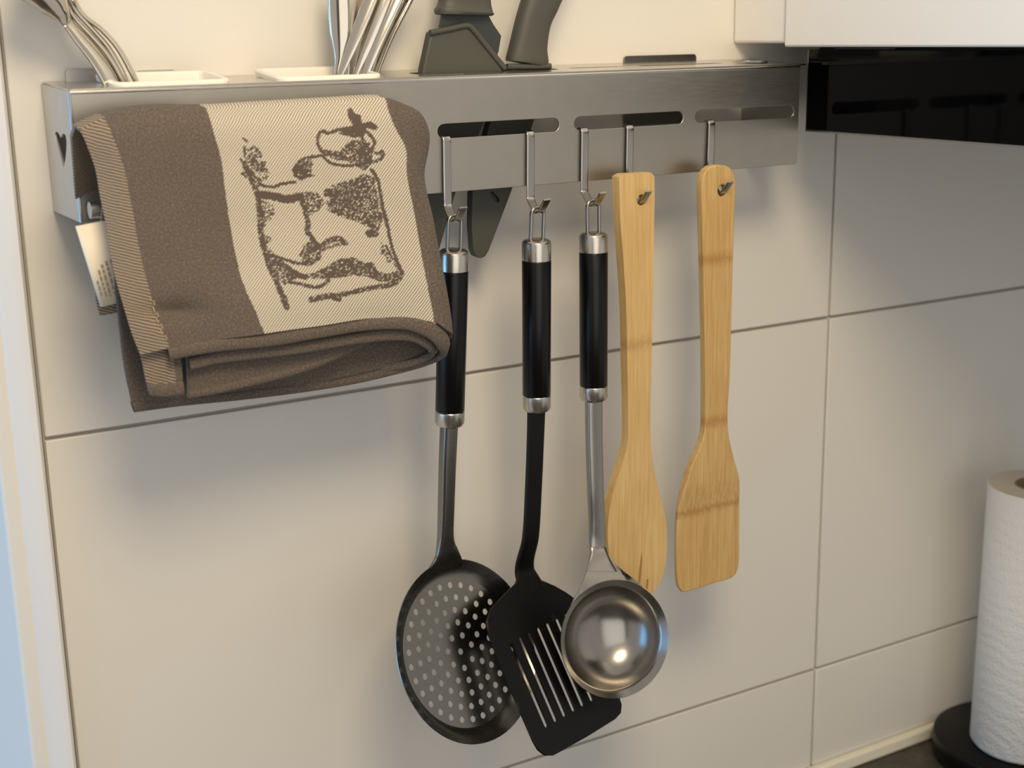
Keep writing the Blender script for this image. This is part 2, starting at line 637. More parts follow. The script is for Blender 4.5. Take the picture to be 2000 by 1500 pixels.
# left end plate with heart
heart = [(-0.03469, 0.15655), (-0.02959, 0.16378), (-0.02350, 0.17020), (-0.02262, 0.17368), (-0.02496, 0.17502), (-0.02908, 0.17509), (-0.03266, 0.17394), (-0.03493, 0.17245), (-0.03853, 0.17424), (-0.04287, 0.17514), (-0.04650, 0.17440), (-0.04759, 0.17155), (-0.04482, 0.16609), (-0.03969, 0.16041)]
out = [(-0.0005, 0.1302), (-0.0005, 0.1996), (YF + 0.0012, 0.1972), (YF + 0.0012, ZB + 0.0002)]
fr, bk = (lambda y, z: (XL, y, z)), (lambda y, z: (XL + 0.0012, y, z))
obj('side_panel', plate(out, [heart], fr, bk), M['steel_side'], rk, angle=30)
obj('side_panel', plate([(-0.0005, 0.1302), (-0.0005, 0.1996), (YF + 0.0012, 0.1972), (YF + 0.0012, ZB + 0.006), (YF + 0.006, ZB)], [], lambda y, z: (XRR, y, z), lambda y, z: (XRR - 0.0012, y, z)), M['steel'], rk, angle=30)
# rounded folded corner at the front left
obj('corner_fold', tube([(XL + 0.0012, YF + 0.0012, z) for z in (ZB, 0.15, 0.18, ZT - 0.0006)], 0.0013, 12), M['hook'], rk)
for a, b, h in ((-0.5722, -0.5500, 0.2070), (-0.5330, -0.5104, 0.2052), (-0.1988, -0.1375, 0.2052)):
    obj('mounting_tab', plate(rrect(a, 0.158, b, h, 0.0022, 4), [], *flatXZ(-0.0022, -0.0005)), M['polish'] if a > -0.3 else M['steel_side'], rk, angle=30)
# towel rails: lower one shows beside the towel, upper one carries it
obj('towel_rail', tube([(x, -0.0705, 0.1372) for x in (-0.5825, -0.52, -0.46, -0.405)], 0.0044, 20), M['steel_side'], rk, angle=50)
obj('towel_rail', tube([(x, -0.0850, 0.1795 - (0.004 if x < -0.55 else 0)) for x in (-0.560, -0.52, -0.46, -0.424)], 0.0032, 16), M['steel_side'], rk, angle=50)
for x in (-0.545, -0.435):
    obj('rail_bracket', tube([(x, -0.0598, 0.1372), (x, -0.0705, 0.1372)], 0.0022, 10), M['steel_side'], rk)
    obj('rail_bracket', tube([(x, -0.0598, 0.178), (x, -0.0850, 0.179)], 0.0022, 10), M['steel_side'], rk)

# ------------------------------------------------------------------ cutlery trays
def tray(x0, x1, label):
    y0, y1 = -0.0522, -0.0098
    zr = 0.2026
    t = thing('cutlery_tray', label, 'tray', ((x0 + x1) / 2, -0.031, 0.145), 'cutlery trays in the rack top')
    V, F = [], []
    rings = [(0.0, zr - 0.0036, 0.006), (-0.0004, zr - 0.0012, 0.0062), (0.0002, zr - 0.0002, 0.006), (0.0012, zr, 0.0052), (0.0026, zr - 0.0002, 0.004), (0.0034, zr - 0.0016, 0.0036), (0.0048, 0.147, 0.0036)]
    loops = [[(x, y, z) for x, y in rrect(x0 + d, y0 + d, x1 - d, y1 - d, r)] for d, z, r in rings]
    # underside shell
    loops = [[(x, y, z) for x, y in rrect(x0 + d, y0 + d, x1 - d, y1 - d, r)] for d, z, r in ((0.0062 - 0.003, 0.1455, 0.0036), (0.0030, zr - 0.0040, 0.0040))] + loops
    m = len(loops[0])
    for lp in loops:
        V += [(x, y, z + 0.10 * (y + 0.031)) for x, y, z in lp]
    for i in range(len(loops) - 1):
        for j in range(m):
            F.append((i * m + j, i * m + (j + 1) % m, (i + 1) * m + (j + 1) % m, (i + 1) * m + j))
    F.append(tuple(range((len(loops) - 1) * m, len(loops) * m)))
    F.append(tuple(reversed(range(m))))
    obj('tray_body', (V, F), M['white_plastic'], t, angle=40)
    return t


tray(TR[0][0], TR[0][1], 'white plastic cutlery tray at the heart end holding curved spoons')
tray(TR[1][0], TR[1][1], 'white plastic cutlery tray holding the fan of steel cutlery')


# ------------------------------------------------------------------ cutlery
def ribbon(path, widths, cups, adir, thick, n=40, across=9):
    """spoon-like strip: width and cupping per control point"""
    A = catmull([tuple(p) + (w, c) for p, w, c in zip(path, widths, cups)], n)
    G = np.zeros((n, across, 3))
    for i in range(n):
        t = A[min(i + 1, n - 1), :3] - A[max(i - 1, 0), :3]
        t /= np.linalg.norm(t)
        a = np.array(adir, float)
        a = a - t * a.dot(t)
        a /= np.linalg.norm(a)
        b = np.cross(t, a)
        for j in range(across):
            x = -1 + 2 * j / (across - 1)
            G[i, j] = A[i, :3] + a * x * max(A[i, 3], 0.0008) / 2 + b * A[i, 4] * (x * x - 1)
    return G


SP = [
    # path bottom to top, rightmost spoon first; width axis; label
    ([(-0.53460, -0.02700, 0.18438), (-0.54156, -0.02700, 0.20248), (-0.54889, -0.02700, 0.21755), (-0.55705, -0.02700, 0.22757), (-0.56582, -0.02700, 0.23506), (-0.57069, -0.02700, 0.24294), (-0.57500, -0.02700, 0.25330), (-0.58095, -0.02700, 0.26479)], (0.42, 0.90, 0.1), 'steel spoon rising rightmost from the heart-end tray'),
    ([(-0.54167, -0.02800, 0.18471), (-0.54685, -0.02800, 0.20267), (-0.55410, -0.02800, 0.21766), (-0.56142, -0.02800, 0.22709), (-0.56894, -0.02800, 0.23586), (-0.57353, -0.02800, 0.24344), (-0.57781, -0.02800, 0.25377), (-0.58364, -0.02800, 0.26597)], (0.30, 0.93, 0.15), 'steel spoon second from the right in the heart-end tray'),
    ([(-0.54418, -0.03100, 0.18493), (-0.54988, -0.03100, 0.20281), (-0.55646, -0.03100, 0.21532), (-0.56425, -0.03100, 0.22500), (-0.57148, -0.03100, 0.23348), (-0.57602, -0.03100, 0.24130), (-0.58074, -0.03100, 0.25211), (-0.58678, -0.03100, 0.26426)], (0.25, 0.95, 0.2), 'middle steel spoon of the curved bunch in the heart-end tray'),
    ([(-0.54779, -0.03400, 0.18520), (-0.55398, -0.03400, 0.20299), (-0.56157, -0.03400, 0.21545), (-0.56879, -0.03400, 0.22453), (-0.57430, -0.03400, 0.23087), (-0.57793, -0.03400, 0.23969), (-0.58308, -0.03400, 0.25097), (-0.59005, -0.03400, 0.26357)], (0.55, 0.8, 0.2), 'steel spoon second from the left in the heart-end tray'),
    ([(-0.55274, -0.03800, 0.18556), (-0.55916, -0.03800, 0.20269), (-0.56547, -0.03800, 0.21345), (-0.57256, -0.03800, 0.22301), (-0.57740, -0.03800, 0.23034), (-0.58046, -0.03800, 0.23654), (-0.58468, -0.03800, 0.24372), (-0.59254, -0.03800, 0.25734)], (0.92, 0.38, 0.35), 'steel spoon leftmost of the bunch with bowl turned outward'),
]
for si, (p, ad, lab) in enumerate(SP):
    t = thing('steel_spoon', lab, 'spoon', p[0], 'curved spoons in the heart-end tray')
    wd = [0.009, 0.0085, 0.007, 0.0058, 0.0052, 0.0078, 0.026, 0.036]
    cu = [0.0004, 0.0005, 0.0006, 0.0006, 0.0005, 0.0014, 0.0055, 0.007]
    if si == 4:
        wd[5:] = [0.0120, 0.0215, 0.0360]
        cu[5:] = [0.0026, 0.0050, 0.0075]
    pe = p + [tuple(Vector(p[-1]) + (Vector(p[-1]) - Vector(p[-2])) * 0.75)]
    G = ribbon(pe, wd + [0.002], cu + [0.0003], ad, 0.0018, 110)
    q = int(np.argmin(np.linalg.norm(G[:, 4] - np.array(p[4 if si == 4 else 5]), axis=1))) + 1
    obj('handle', gridmesh(G[:q + 1]), M['cutlery'], t, solid=0.0017, angle=60)
    obj('bowl', gridmesh(G[q:]), M['cutlery'], t, solid=0.0014, angle=60)

FW = [
    ([(-0.42512, -0.03000, 0.18426), (-0.42289, -0.03000, 0.20180), (-0.42084, -0.03000, 0.20992), (-0.42006, -0.03000, 0.22498), (-0.41980, -0.03000, 0.24221), (-0.41955, -0.03000, 0.25926)], [0.003, 0.0032, 0.006, 0.0115, 0.0125, 0.010], (0.9, -0.45, 0), 'widest upright paddle-ended steel cutlery handle at left of the fan'),
    ([(-0.43254, -0.03600, 0.18476), (-0.42259, -0.03600, 0.20218), (-0.41287, -0.03600, 0.22136), (-0.40243, -0.03600, 0.24197), (-0.39483, -0.03600, 0.25772)], [0.003, 0.0036, 0.0068, 0.0078, 0.007], (0.85, -0.5, 0), 'straight steel cutlery handle crossing in front of the wide upright one'),
    ([(-0.41407, -0.02200, 0.18356), (-0.41111, -0.02200, 0.20283), (-0.40736, -0.02200, 0.22487), (-0.40386, -0.02200, 0.24236), (-0.40124, -0.02200, 0.25540)], [0.003, 0.004, 0.007, 0.008, 0.007], (0.85, 0.5, 0), 'steel cutlery handle half hidden behind the crossing one'),
    ([(-0.42133, -0.03400, 0.18424), (-0.41229, -0.03400, 0.20156), (-0.40532, -0.03400, 0.21658), (-0.39360, -0.03400, 0.24199), (-0.38631, -0.03400, 0.25699)], [0.003, 0.0032, 0.0072, 0.0098, 0.008], (0.88, -0.45, 0.1), 'broad steel cutlery handle at the middle of the fan'),
    ([(-0.41570, -0.03600, 0.18408), (-0.40804, -0.03600, 0.19970), (-0.39890, -0.03600, 0.21879), (-0.38626, -0.03600, 0.24190), (-0.37834, -0.03600, 0.25579)], [0.0042, 0.0046, 0.0068, 0.0082, 0.007], (0.85, -0.5, 0), 'steel cutlery handle third from the right of the fan'),
    ([(-0.40970, -0.03000, 0.18365), (-0.40163, -0.03000, 0.19941), (-0.39136, -0.03000, 0.21955), (-0.37693, -0.03000, 0.24203), (-0.36861, -0.03000, 0.25520)], [0.0036, 0.004, 0.0066, 0.0075, 0.007], (0.75, 0.62, 0), 'steel cutlery handle second from the right of the fan'),
    ([(-0.40322, -0.02600, 0.18326), (-0.39573, -0.02600, 0.19976), (-0.38538, -0.02600, 0.22006), (-0.37154, -0.02600, 0.24211), (-0.36278, -0.02600, 0.25626)], [0.003, 0.0035, 0.0056, 0.0066, 0.006], (0.55, 0.83, 0), 'rightmost steel cutlery handle of the fan seen edge on'),
]
for p, wd, ad, lab in FW:
    o = obj('cutlery_piece', gridmesh(ribbon(p, wd, [w * 0.10 for w in wd], ad, 0.002, 40, 7)), M['cutlery'], None, solid=0.0019, angle=60, loc=p[0], bevel=0.0004)
    tag(o, lab, 'cutlery', 'fanned cutlery in the second tray')

# ------------------------------------------------------------------ knives and sheaths
def knifeY(out, y0, y1):
    return plate(out, [], *flatXZ(y0, y1))


sa = thing('knife_sheath', 'wide grey knife sheath with raised rim standing in the rack', 'sheath', (-0.34, -0.03, 0.08), 'knife sheaths in the rack')
out = [(-0.36257, 0.22350), (-0.33687, 0.22733), (-0.31220, 0.20113), (-0.31879, 0.18641), (-0.34967, 0.12355), (-0.36157, 0.09096), (-0.36737, 0.07928), (-0.37104, 0.07707), (-0.37450, 0.08000), (-0.37872, 0.10842), (-0.37805, 0.12565), (-0.37239, 0.18229), (-0.36851, 0.20269)]
out.reverse()
obj('sheath_body', plate(out, [rrect(-0.3735, 0.1070, -0.3650, 0.1110, 0.0019, 4)], *flatXZ(-0.034, -0.0265)), M['sheath'], sa, bevel=0.0012, segs=3, angle=40)
pts = catmull([(-0.36354, -0.03450, 0.22291), (-0.34956, -0.03450, 0.22509), (-0.33751, -0.03450, 0.22703), (-0.33541, -0.03450, 0.22580), (-0.32424, -0.03450, 0.21376), (-0.31213, -0.03450, 0.20052)], 26)
obj('sheath_rim', tube(pts, 0.0018, 12), M['sheath'], sa, angle=60)
ka = thing('kitchen_knife', 'grey handled kitchen knife pushed into the wide rimmed sheath', 'knife', (-0.33, -0.030, 0.21), 'knives in the rack')
out = [(-0.35282, 0.23417), (-0.32191, 0.23390), (-0.31772, 0.22714), (-0.31239, 0.22030), (-0.31444, 0.21108), (-0.32104, 0.19574), (-0.34597, 0.14989), (-0.36159, 0.11294), (-0.36756, 0.14492), (-0.36145, 0.19698)]
out.reverse()
obj('blade', plate(out, [], *flatXZ(-0.0312, -0.0288)), M['blade'], ka, angle=30)
st = [((-0.33736, -0.03000, 0.23283), 0.0355, 0.0150), ((-0.33733, -0.03000, 0.23373), 0.0385, 0.0180), ((-0.33729, -0.03000, 0.23524), 0.0385, 0.0180), ((-0.33707, -0.03000, 0.23674), 0.0360, 0.0160), ((-0.33674, -0.03000, 0.24185), 0.0335, 0.0150), ((-0.33480, -0.03000, 0.25978), 0.0300, 0.0160), ((-0.33167, -0.03000, 0.29518), 0.0290, 0.0160), ((-0.32848, -0.03000, 0.32137), 0.0270, 0.0150), ((-0.32805, -0.03000, 0.32427), 0.0200, 0.0100)]
st = catmull([tuple(p) + (w, d) for p, w, d in st], 40)
obj('handle', sweep([s[:3] for s in st], lambda i: rsec(st[i][3], st[i][4], 6, 3.2), (1, 0, 0)), M['knife_grey'], ka, angle=50)

sb = thing('knife_sheath', 'slim dark grey knife sheath with pointed tip showing below the rack', 'sheath', (-0.33, -0.03, 0.085), 'knife sheaths in the rack')
out = [(-0.30999, 0.20076), (-0.27840, 0.19988), (-0.28832, 0.17416), (-0.30820, 0.12471), (-0.31809, 0.10397), (-0.32600, 0.08763), (-0.32871, 0.08427), (-0.33210, 0.08328), (-0.33541, 0.08491), (-0.33714, 0.08933), (-0.33781, 0.10498), (-0.33689, 0.12485), (-0.32409, 0.16469)]
out.reverse()
hole = [(-0.32397, 0.12455), (-0.32246, 0.12509), (-0.31881, 0.12159), (-0.31700, 0.11887), (-0.31815, 0.11766), (-0.32183, 0.12052)]
obj('sheath_body', plate(out, [hole], *flatXZ(-0.034, -0.0265)), M['sheath'], sb, bevel=0.0013, segs=3, angle=40)
obj('sheath_rim', tube([(-0.31063, -0.03450, 0.20172), (-0.29950, -0.03450, 0.20141), (-0.28822, -0.03450, 0.20111), (-0.27870, -0.03450, 0.20116)], 0.0018, 12), M['sheath'], sb, angle=60)
kb = thing('kitchen_knife', 'slim grey kitchen knife with waisted handle leaning right', 'knife', (-0.30, -0.030, 0.2025), 'knives in the rack')
st = [((-0.29338, -0.03000, 0.20277), 0.0255, 0.0130), ((-0.29317, -0.03000, 0.20402), 0.0292, 0.0150), ((-0.29207, -0.03000, 0.21341), 0.0252, 0.0150), ((-0.28804, -0.03000, 0.22925), 0.0232, 0.0150), ((-0.28220, -0.03000, 0.24162), 0.0250, 0.0155), ((-0.27324, -0.03000, 0.26016), 0.0262, 0.0160), ((-0.26075, -0.03000, 0.29099), 0.0240, 0.0160), ((-0.25375, -0.03000, 0.30790), 0.0220, 0.0150), ((-0.25219, -0.03000, 0.31128), 0.0140, 0.0090)]
st2 = catmull([tuple(p) + (w, d) for p, w, d in st], 40)
obj('handle', sweep([s[:3] for s in st2], lambda i: rsec(st2[i][3], st2[i][4], 6, 2.8), (1, 0, 0.1)), M['knife_grey'], kb, angle=50)
out = [(-0.30425, 0.20274), (-0.28009, 0.20210), (-0.30564, 0.13461), (-0.32537, 0.09695), (-0.33156, 0.11700)]
out.reverse()
obj('blade', plate(out, [], *flatXZ(-0.0312, -0.0290)), M['blade'], kb, angle=30)

# ------------------------------------------------------------------ hooks
HK = [((-0.3688, 0.1226), (-0.3722, 0.1147), 'steel hook holding up the perforated skimmer'),
      ((-0.3107, 0.1224), (-0.3146, 0.1150), 'steel hook holding up the black slotted turner'),
      ((-0.2709, 0.1238), (-0.2742, 0.1162), 'steel hook holding up the soup ladle'),
      ((-0.2363, 0.1238), (-0.2395, 0.1146), 'steel hook through the hole of the square-topped bamboo spoon'),
      ((-0.1703, 0.1242), (-0.1740, 0.1160), 'steel hook through the hole of the round-topped bamboo turner')]
for (xa, zb), (xl, zl), lab in HK:
    dx = xl - xa
    ctl = [(xa + 0.0004, -0.0552, 0.1520), (xa + 0.0002, -0.0566, 0.1600), (xa, -0.0572, 0.1624), (xa, -0.0584, 0.1633), (xa, -0.0606, 0.1632), (xa, -0.0617, 0.1622), (xa, -0.0619, 0.1590),
           (xa + dx * 0.1, -0.0619, 0.142), (xa + dx * 0.2, -0.0621, zb + 0.001), (xa + dx * 0.25, -0.0627, zb - 0.0006), (xa + dx * 0.8, -0.0708, zl + 0.0024), (xa + dx, -0.0750, zl + 0.0004), (xa + dx, -0.0774, zl + 0.0005), (xa + dx, -0.0800, zl + 0.0020), (xa + dx * 1.2, -0.0880, zl + 0.0095)]
    pts = catmull(ctl, 64)
    tag(obj('rack_hook', sweep(pts, lambda i: rsec(0.0052, 0.0012, 3, 6), (1, 0, 0)), M['hook'], None, angle=40, loc=(xl, -0.075, zl)), lab, 'hook', 'hooks in the rack slots')


# ------------------------------------------------------------------ steel and nylon tools with black handles
def grip(root, A, B, fr, loop_top):
    A, B = Vector(A), Vector(B)
    ax = (B - A)
    L = ax.length
    ax.normalize()
    c, h = fr[0] * L, fr[1] * L
    R = 0.0091
    obj('cap', lathe(A, ax, [(0.0, 0.0), (0.0, 0.0062), (0.0003, 0.0074), (0.0012, 0.0086), (0.0026, R), (c - 0.0004, R), (c, R - 0.0004), (c, 0.0)], 40), M['cap'], root, angle=30)
    obj('handle', lathe(A, ax, [(c, 0.0), (c, R - 0.0002), (c + 0.0004, R), (h - 0.0004, R - 0.0001), (h, R - 0.0003), (h, 0.0)], 40), M['black_handle'], root, angle=30)
    obj('ferrule', lathe(A, ax, [(h, 0.0), (h, R - 0.0003), (h + 0.0004, R), (L - 0.0028, R), (L - 0.0010, R - 0.0010), (L - 0.0002, R - 0.0028), (L, R - 0.0042), (L, 0.0)], 40), M['cap'], root, angle=30)
    w = 0.0046
    top = Vector(loop_top)
    side = Vector((1, 0.05, 0))
    base = A + ax * 0.004
    pts = []
    H = top.z - base.z - w
    for s in np.linspace(0, 1, 8):
        q = base + (top - base) * (s * H / (H + w))
        pts.append(q - side * w)
    for i in range(1, 12):
        a = math.pi * i / 12
        q = base + (top - base) * (H / (H + w))
        pts.append(q - side * w * math.cos(a) + Vector((0, 0, 1)) * w * math.sin(a))
    for s in np.linspace(1, 0, 8):
        q = base + (top - base) * (s * H / (H + w))
        pts.append(q + side * w)
    obj('hanging_loop', tube(pts, 0.00115, 12), M['polish'], root, angle=60)


def basis(yaw, pit):
    y, p = math.radians(yaw), math.radians(pit)
    n = Vector((math.sin(y) * math.cos(p), -math.cos(y) * math.cos(p), math.sin(p)))
    u = Vector((math.cos(y), math.sin(y), 0))
    return n, u, n.cross(u)


# skimmer
sk = thing('skimmer', 'round perforated steel skimmer with black handle hanging beside the towel', 'skimmer', (-0.3722, -0.075, 0.1147))
A, B = (-0.37383, -0.07650, 0.09831), (-0.37685, -0.07000, -0.01162)
grip(sk, A, B, (0.116, 0.907), (-0.3722, -0.0757, 0.1184))
c = Vector((-0.3758, -0.085, -0.1554))
n, u, v = basis(17.8, 24.5)
R = 0.0578
holes = []
for r, k_, ph in ((0.0425, 30, 0.1), (0.0345, 25, 0.25), (0.0265, 19, 0.0), (0.0185, 13, 0.3), (0.0105, 7, 0.1), (0.0, 1, 0)):
    for i in range(k_):
        a = 2 * math.pi * i / k_ + ph
        holes.append(circle(r * math.cos(a), r * math.sin(a), 0.0021, 12))
dh = lambda x, y: -0.0066 - 0.0012 * (1 - min(1, (x * x + y * y) / 0.0475 ** 2))
obj('perforated_plate', plate(circle(0, 0, 0.0475, 64), holes, lambda x, y: c + u * x + v * y + n * dh(x, y), lambda x, y: c + u * x + v * y + n * (dh(x, y) - 0.0007)), M['disc'], sk, angle=40)
obj('bowl_rim', lathe(c, n, [(-0.0066, 0.0475), (-0.0060, 0.0495), (-0.0040, 0.0528), (-0.0012, 0.0562), (0.0, R), (-0.0006, R + 0.0002), (-0.0020, 0.0565), (-0.0048, 0.0530), (-0.0068, 0.0496), (-0.0074, 0.0475)], 72), M['disc'], sk, angle=50)
T0 = Vector(B)
w_ = v * math.cos(0.10) + u * math.sin(0.10)
e1 = c + w_ * 0.0560 - n * 0.0008
e2 = c + w_ * 0.0515 - n * 0.0046
ctl = [tuple(T0 + Vector((0, 0, 0.004))) + (0.0104, 0.0074)] + [tuple(p) + (w, d) for p, w, d in (
    ((-0.37769, -0.06750, -0.03454), 0.0102, 0.0074), ((-0.37806, -0.06400, -0.06907), 0.0098, 0.0072), ((-0.37815, -0.06250, -0.08489), 0.0105, 0.0062), ((-0.37795, -0.06200, -0.09232), 0.0135, 0.0046), ((-0.37748, -0.06180, -0.09802), 0.0185, 0.0028))] + [tuple(e1) + (0.0270, 0.0016), tuple(e2 - n * 0.0003) + (0.0320, 0.0005)]
st3 = catmull(ctl, 60)
obj('neck', sweep([s[:3] for s in st3], lambda i: rsec(st3[i][3], st3[i][4], 5, 5), tuple(u * 0.6 + Vector((0.4, 0, 0)))), M['disc'], sk, angle=35)

# slotted turner
tn = thing('slotted_turner', 'black nylon slotted turner with black handle hanging between skimmer and ladle', 'turner', (-0.3146, -0.075, 0.1150))
A, B = (-0.31632, -0.07650, 0.09928), (-0.31587, -0.07300, -0.01092)
grip(tn, A, B, (0.12, 0.90), (-0.3146, -0.0757, 0.1187))
c2 = Vector((-0.3232, -0.075, -0.1398))
n2, u2, v2 = basis(17.7, 30.3)
mm = lambda L: [(a / 1000, -b / 1000) for a, b in L]
out = mm([(16, -17), (13, -27), (2, -27), (-1, -19), (-5, -16), (-18, -12.5), (-33, -8), (-40, -2), (-43, 6), (-43.5, 40), (-43.5, 78), (-42.5, 84), (-39, 89), (-33, 91.5), (0, 92.3), (30, 92), (37, 90.5), (41, 86), (42, 80), (42, 40), (42, 14), (39, 8), (34.5, 3), (27, -4), (17.5, -11)])
holes = [mm(rrect(x - 1.85, 16 if i else 17, x + 1.85, 74.5, 1.8, 4)) for i, x in enumerate((-28.5, -19.3, -10.4, -1.2, 8.0, 17.6, 27.0))]
bend = lambda y: 0.0012 * math.sin(max(0.0, min(1.0, (y + 0.0923) / 0.1193)) * math.pi)
obj('slotted_blade', plate(out, holes, lambda x, y: c2 + u2 * x + v2 * y - n2 * bend(y), lambda x, y: c2 + u2 * x + v2 * y - n2 * (bend(y) + 0.0020), grid=0.008), M['nylon'], tn, angle=40, bevel=0.0006)
e = c2 + u2 * 0.0075 + v2 * 0.022 - n2 * 0.0012
ctl = [tuple(Vector(B) + Vector((0, 0, 0.004))) + (0.0128, 0.0050)] + [tuple(p) + (w, d) for p, w, d in (((-0.31639, -0.07220, -0.02694), 0.0122, 0.0050), ((-0.31713, -0.07000, -0.06176), 0.0120, 0.0050), ((-0.31822, -0.06700, -0.09756), 0.0124, 0.0048))] + [tuple(e) + (0.0150, 0.0040), tuple(c2 + u2 * 0.0072 + v2 * 0.006 - n2 * 0.0012) + (0.0200, 0.0024)]
st4 = catmull(ctl, 50)
obj('neck', sweep([s[:3] for s in st4], lambda i: rsec(st4[i][3], st4[i][4], 5, 5), (1, 0.15, 0)), M['nylon'], tn, angle=35)

# ladle
ld = thing('soup_ladle', 'polished steel soup ladle with black handle hanging before the bamboo spoon', 'ladle', (-0.2742, -0.075, 0.1162))
A, B = (-0.27448, -0.07650, 0.09974), (-0.27534, -0.07750, -0.00932)
grip(ld, A, B, (0.115, 0.906), (-0.2742, -0.0757, 0.1199))
c3 = Vector((-0.2819, -0.112, -0.1610))
n3, u3, v3 = basis(-10.2, 16.6)
R3 = 0.0380
inner = [(0.0, R3), (-0.0008, 0.0372), (-0.0030, 0.0348), (-0.0042, 0.0336), (-0.0058, 0.0330), (-0.0100, 0.0314), (-0.0150, 0.0282), (-0.0200, 0.0230), (-0.0235, 0.0165), (-0.0256, 0.0085), (-0.0262, 0.0)]
outer = [(-0.0272, 0.0), (-0.0266, 0.0088), (-0.0244, 0.0172), (-0.0206, 0.0240), (-0.0154, 0.0292), (-0.0102, 0.0324), (-0.0060, 0.0340), (-0.0046, 0.0345), (-0.0016, 0.0374), (-0.0006, R3 + 0.0003), (0.0, R3)]
obj('bowl', lathe(c3, n3, inner + outer, 72), M['polish'], ld, angle=60)
ctl = [tuple(Vector(B) + Vector((0, 0, 0.004))) + (0.0108, 0.0070)] + [tuple(p) + (w, d) for p, w, d in (
    ((-0.27555, -0.07800, -0.03225), 0.0105, 0.0070), ((-0.27548, -0.07950, -0.07036), 0.0102, 0.0070), ((-0.27507, -0.08060, -0.09321), 0.0104, 0.0060))]
fn = lambda y: -0.0005 - 0.464 * max(0.0, y - 0.0335) * min(1.0, 0.55 + (y - 0.0335) / 0.03)
ctl += [tuple(c3 + u3 * a + v3 * b + n3 * (fn(b) - 0.0004)) + (w, d) for a, b, w, d in ((0.0005, 0.0605, 0.0106, 0.0040), (0.0000, 0.0555, 0.0120, 0.0026), (-0.0010, 0.0500, 0.0160, 0.0017), (-0.0022, 0.0440, 0.0220, 0.0011))]
st5 = catmull(ctl, 60)
obj('neck', sweep([s[:3] for s in st5], lambda i: rsec(st5[i][3], st5[i][4], 5, 5), tuple(u3)), M['polish'], ld, angle=35)
lp = [(-4.0, 60), (-5.4, 57.5), (-8.6, 52.0), (-13.2, 44.0), (-19.5, 36.5), (-25.5, 30.0), (-31.0, 22.0)]
lp += [(37.7 * math.cos(math.radians(a)), 37.7 * math.sin(math.radians(a))) for a in range(142, 50, -4)]
lp += [(24.0, 30.5), (18.5, 36.5), (13.5, 41.6), (9.2, 47.0), (6.8, 52.0), (5.6, 57.5), (4.4, 60)]
fn = lambda y: -0.0005 - 0.464 * max(0.0, y - 0.0335) * min(1.0, 0.55 + (y - 0.0335) / 0.03)
lp = [(a / 1000, b / 1000) for a, b in lp]
lp.reverse()
obj('shoulder', plate(lp, [], lambda x, y: c3 + u3 * x + v3 * y + n3 * fn(y), lambda x, y: c3 + u3 * x + v3 * y + n3 * (fn(y) - 0.0009), grid=0.004), M['polish'], ld, angle=50)

# ------------------------------------------------------------------ bamboo tools
def smooth(pts, n):
    return [(p[0], p[1]) for p in smoothloop(pts, n)]


L1 = [(-0.25592, 0.13486), (-0.24336, 0.13484), (-0.23183, 0.13457), (-0.23021, 0.13253), (-0.22993, 0.10416), (-0.23033, 0.06100), (-0.23112, 0.01341), (-0.23200, -0.02832), (-0.23098, -0.04799), (-0.22785, -0.06647), (-0.22210, -0.08569), (-0.21802, -0.10302), (-0.21694, -0.11994), (-0.21809, -0.13278), (-0.22186, -0.14511), (-0.22787, -0.15242), (-0.23735, -0.15476), (-0.24805, -0.15040), (-0.25736, -0.13899), (-0.26363, -0.12290), (-0.26610, -0.10421), (-0.26486, -0.08647), (-0.26036, -0.06949), (-0.25423, -0.05463), (-0.25016, -0.04121), (-0.24984, -0.01852), (-0.25079, 0.01605), (-0.25171, 0.04995), (-0.25421, 0.08335), (-0.25664, 0.10959), (-0.25747, 0.13337)]
L1.reverse()
L1 = smooth(L1, 150)
bs = thing('bamboo_spoon', 'square-topped pale bamboo spoon with split oval blade', 'spoon', (-0.2395, -0.078, 0.1146))
hole = [(p[0], p[1]) for p in circle(-0.2400, 0.1178, 0.0036, 18)]
crk = [(-0.23716, -0.12050), (-0.23648, -0.12694), (-0.23705, -0.13611), (-0.23826, -0.14629), (-0.23998, -0.14515), (-0.23919, -0.13489), (-0.23797, -0.12662)]
notch = [(-0.23272, -0.14193), (-0.23142, -0.14222), (-0.23179, -0.14926), (-0.23352, -0.14887)]
fy = lambda x, z: (x, -0.0800 + 0.0018 * max(0.0, min(1.0, (-0.075 - z) / 0.04)) * (1 - min(1.0, ((x + 0.2405) / 0.021) ** 2)), z)
M['bamboo1'] = bamboo('bamboo_pale', (192, 156, 100), (211, 179, 122), (224, 197, 144), [(0.02454 - 0.1146, 0.006, 0.35)])
obj('spoon_body', plate(L1, [hole, crk, notch], fy, lambda x, z: (x - 0.0006, -0.0732, z), grid=0.006), M['bamboo1'], bs, angle=38, bevel=0.0012, segs=3)

L2 = [(-0.17830, 0.13607), (-0.16973, 0.13421), (-0.16484, 0.12854), (-0.16371, 0.11905), (-0.16399, 0.09873), (-0.16443, 0.06785), (-0.16459, 0.02583), (-0.16494, -0.00987), (-0.16609, -0.03329), (-0.16475, -0.05001), (-0.15973, -0.06753), (-0.15424, -0.08349), (-0.15141, -0.10106), (-0.15071, -0.12416), (-0.15047, -0.14745), (-0.15168, -0.15421), (-0.15531, -0.15809), (-0.17288, -0.15882), (-0.19556, -0.15983), (-0.20049, -0.15947), (-0.20368, -0.15568), (-0.20559, -0.14686), (-0.20644, -0.12026), (-0.20547, -0.09810), (-0.20264, -0.08386), (-0.19638, -0.06664), (-0.18874, -0.05261), (-0.18586, -0.04289), (-0.18573, -0.02843), (-0.18650, 0.00741), (-0.18812, 0.04265), (-0.18970, 0.07718), (-0.19112, 0.10432), (-0.19195, 0.12438), (-0.18960, 0.13216), (-0.18505, 0.13550)]
